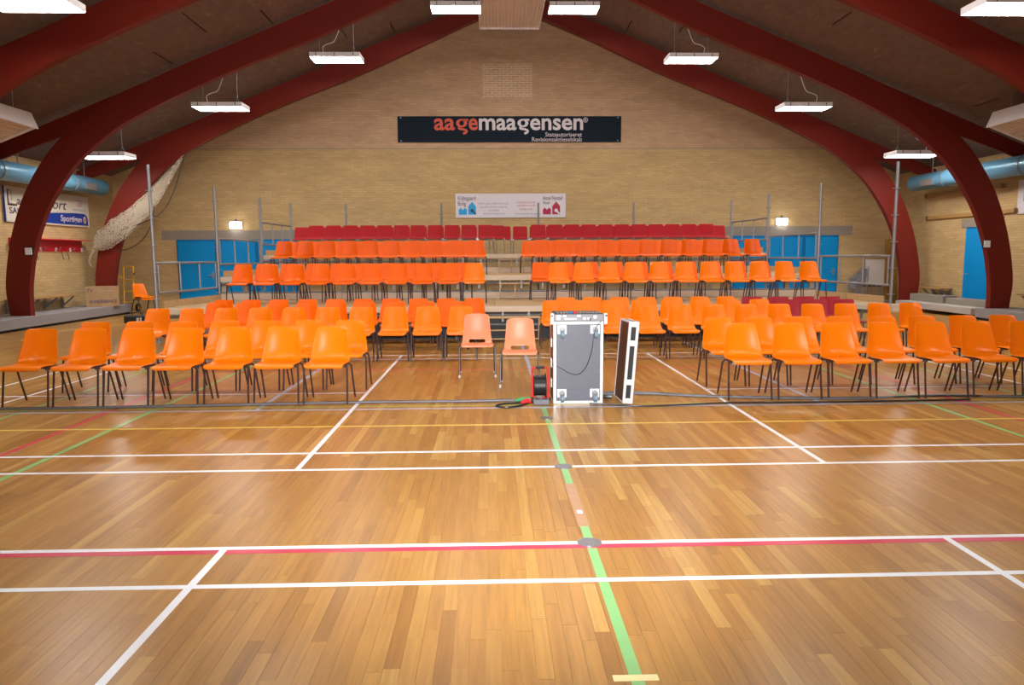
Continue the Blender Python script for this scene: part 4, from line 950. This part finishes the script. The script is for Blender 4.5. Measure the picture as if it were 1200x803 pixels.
for q in (-1, 1):
    MB().box(-w_, -w_+.028, min(q*d_, q*(d_-.028)), max(q*d_, q*(d_-.028)), z0, z0+h_).build('edge_profile', M['alu'], t, bevel=.003); MB().box(w_-.03, w_, min(q*d_, q*(d_-.028)), max(q*d_, q*(d_-.028)), z0, z0+h_).build('edge_profile', M['alu'], t, bevel=.003)
    zz = z0 if q < 0 else z0+h_-.02
    for xa in (-w_, w_-.03): MB().box(xa, xa+.028, -d_+.028, d_-.028, zz, zz+.02).build('edge_profile', M['alu'], t, bevel=.003)
for zc_ in (z0+.02, z0+.23, z0+h_-.23, z0+h_-.02):
    hh = .075 if abs(zc_-h_/2) > .3 else .06
    MB().box(-w_+.02, w_-.02, -d_-.004, -d_+.004, max(z0, zc_-hh/2), min(z0+h_, zc_+hh/2)).build('latch_plate', M['alu'], t, bevel=.003)

# ------------------------------------------------------------------ cable reel, plugs and cables
t = empty('cable_reel', (-0.005, 4.05, 0.002)); tag(t, 'cable reel with red tube frame and black cable beside the flight case', 'cable reel')
dr = MB().tube([(-.055, 0, .15), (.055, 0, .15)], .075, 20).build('drum', M['black'], t)
for i in range(9): MB().tube([(-.05+i*.0125, .105*math.cos(a*math.pi/12), .15+.105*math.sin(a*math.pi/12)) for a in range(25)], .009, 6, False).build('cable_turn', M['black_gloss'], dr, smooth=True)
MB().tube([(.058, 0, .15), (.066, 0, .15)], .135, 24).build('flange', M['black'], t); MB().tube([(-.066, 0, .15), (-.058, 0, .15)], .118, 24).build('flange', M['black'], t)
MB().tube(crom([(-.085, -.12, .015), (-.085, -.08, .10), (-.085, -.04, .25), (-.085, -.02, .33), (-.06, -.02, .35), (.06, -.02, .35), (.085, -.02, .33), (.085, -.04, .25), (.085, -.08, .10), (.085, -.12, .015)], 5), .011, 8).build('tube_frame', M['red_tube'], t, smooth=True)
MB().tube([(-.085, -.12, .015), (-.085, .12, .015)], .011, 8).build('foot_bar', M['red_tube'], t); MB().tube([(.085, -.12, .015), (.085, .12, .015)], .011, 8).build('foot_bar', M['red_tube'], t)
MB().tube([(-.05, -.02, .352), (.05, -.02, .352)], .016, 8).build('grip', M['black_gloss'], t)
t = empty('power_strip', (-0.01, 3.74, 0.0015)); tag(t, 'small grey power socket block on the floor by the cable reel', 'power strip')
MB().box(-.085, .085, -.045, .045, 0, .06).build('block', M['grey_cable'], t, bevel=.008)
for x in (-.04, .04): MB().box(x-.02, x+.02, -.035, .0, .06, .066).build('socket', M['black'], t)
for (x, y, r_, m, lab) in ((-.20, 3.86, .35, 'green_plug', 'green power connector on the floor by the cable reel'), (-.15, 3.80, -.5, 'red_tube', 'red power connector against the cable reel'), (-.19, 3.74, .8, 'red_tube', 'red power connector lying among the green plugs'), (.02, 3.84, .2, 'red_tube', 'red power connector between cable reel and flight case')):
    t = empty('power_plug', (x, y, 0.03), r_); tag(t, lab, 'plug', 'power plugs by the reel')
    L = .09 if m == 'green_plug' else .045
    MB().tube([(-L, 0, 0), (-L*.5, 0, 0), (L*.4, 0, 0), (L, 0, 0)], [.012, .026, .028, .022], 12).build('plug_body', M[m], t, smooth=True)
    MB().tube([(L, 0, 0), (L+.03, 0, 0)], .018, 10).build('plug_face', M['black'], t)
def cable(pts, r_, m, lab, name='floor_cable'):
    tag(MB().tube(crom(pts, 7), r_, 7).build(name, M[m], smooth=True), lab, 'cable', 'cables on the floor')
cable([(-7.2, 3.80, .016), (-5.7, 3.78, .016), (-4.8, 3.78, .016), (-3.06, 3.87, .016), (-1.8, 3.92, .016), (-0.8, 3.91, .016), (-0.3, 3.95, .016)], .010, 'black_gloss', 'black cable along the front chair row, sports sign side')
cable([(-7.2, 3.77, .014), (-5.7, 3.755, .014), (-4.8, 3.755, .014), (-3.06, 3.845, .014), (-1.8, 3.895, .014), (-0.8, 3.885, .014), (-0.25, 3.92, .014)], .011, 'grey_cable', 'grey cable along the front chair row, sports sign side')
cable([(0.72, 4.32, .016), (1.25, 4.27, .016), (1.78, 4.07, .016), (2.5, 3.93, .016), (3.4, 3.845, .016), (4.4, 3.90, .016), (5.3, 3.84, .016), (7.0, 3.86, .016)], .010, 'black_gloss', 'black cable along the front chair row, blue side door side')
cable([(0.72, 4.22, .014), (1.25, 4.20, .014), (1.78, 4.03, .014), (2.5, 3.895, .014), (3.4, 3.805, .014), (4.4, 3.94, .014), (5.3, 3.80, .014), (7.0, 3.82, .014)], .011, 'grey_cable', 'grey cable along the front chair row, blue side door side')
cable([(0.5, 3.70, .012), (0.72, 3.64, .012), (1.0, 3.55, .012), (1.4, 3.58, .012), (1.9, 3.66, .012), (2.6, 3.65, .012), (3.6, 3.66, .012), (4.6, 3.70, .012)], .009, 'black_gloss', 'thin black cable curving out from under the flight case')
cable([(-0.15, 3.76, .012), (-0.28, 3.60, .012), (-0.40, 3.56, .012), (-0.49, 3.64, .012), (-0.42, 3.74, .012), (-0.28, 3.79, .012), (-0.2, 3.82, .02)], .011, 'black_gloss', 'black cable loop beside the green connector')
cable([(0.69, 4.05, .02), (0.74, 4.03, .022), (0.79, 4.02, .022)], .022, 'black_gloss', 'short thick black cable end between case and lid')
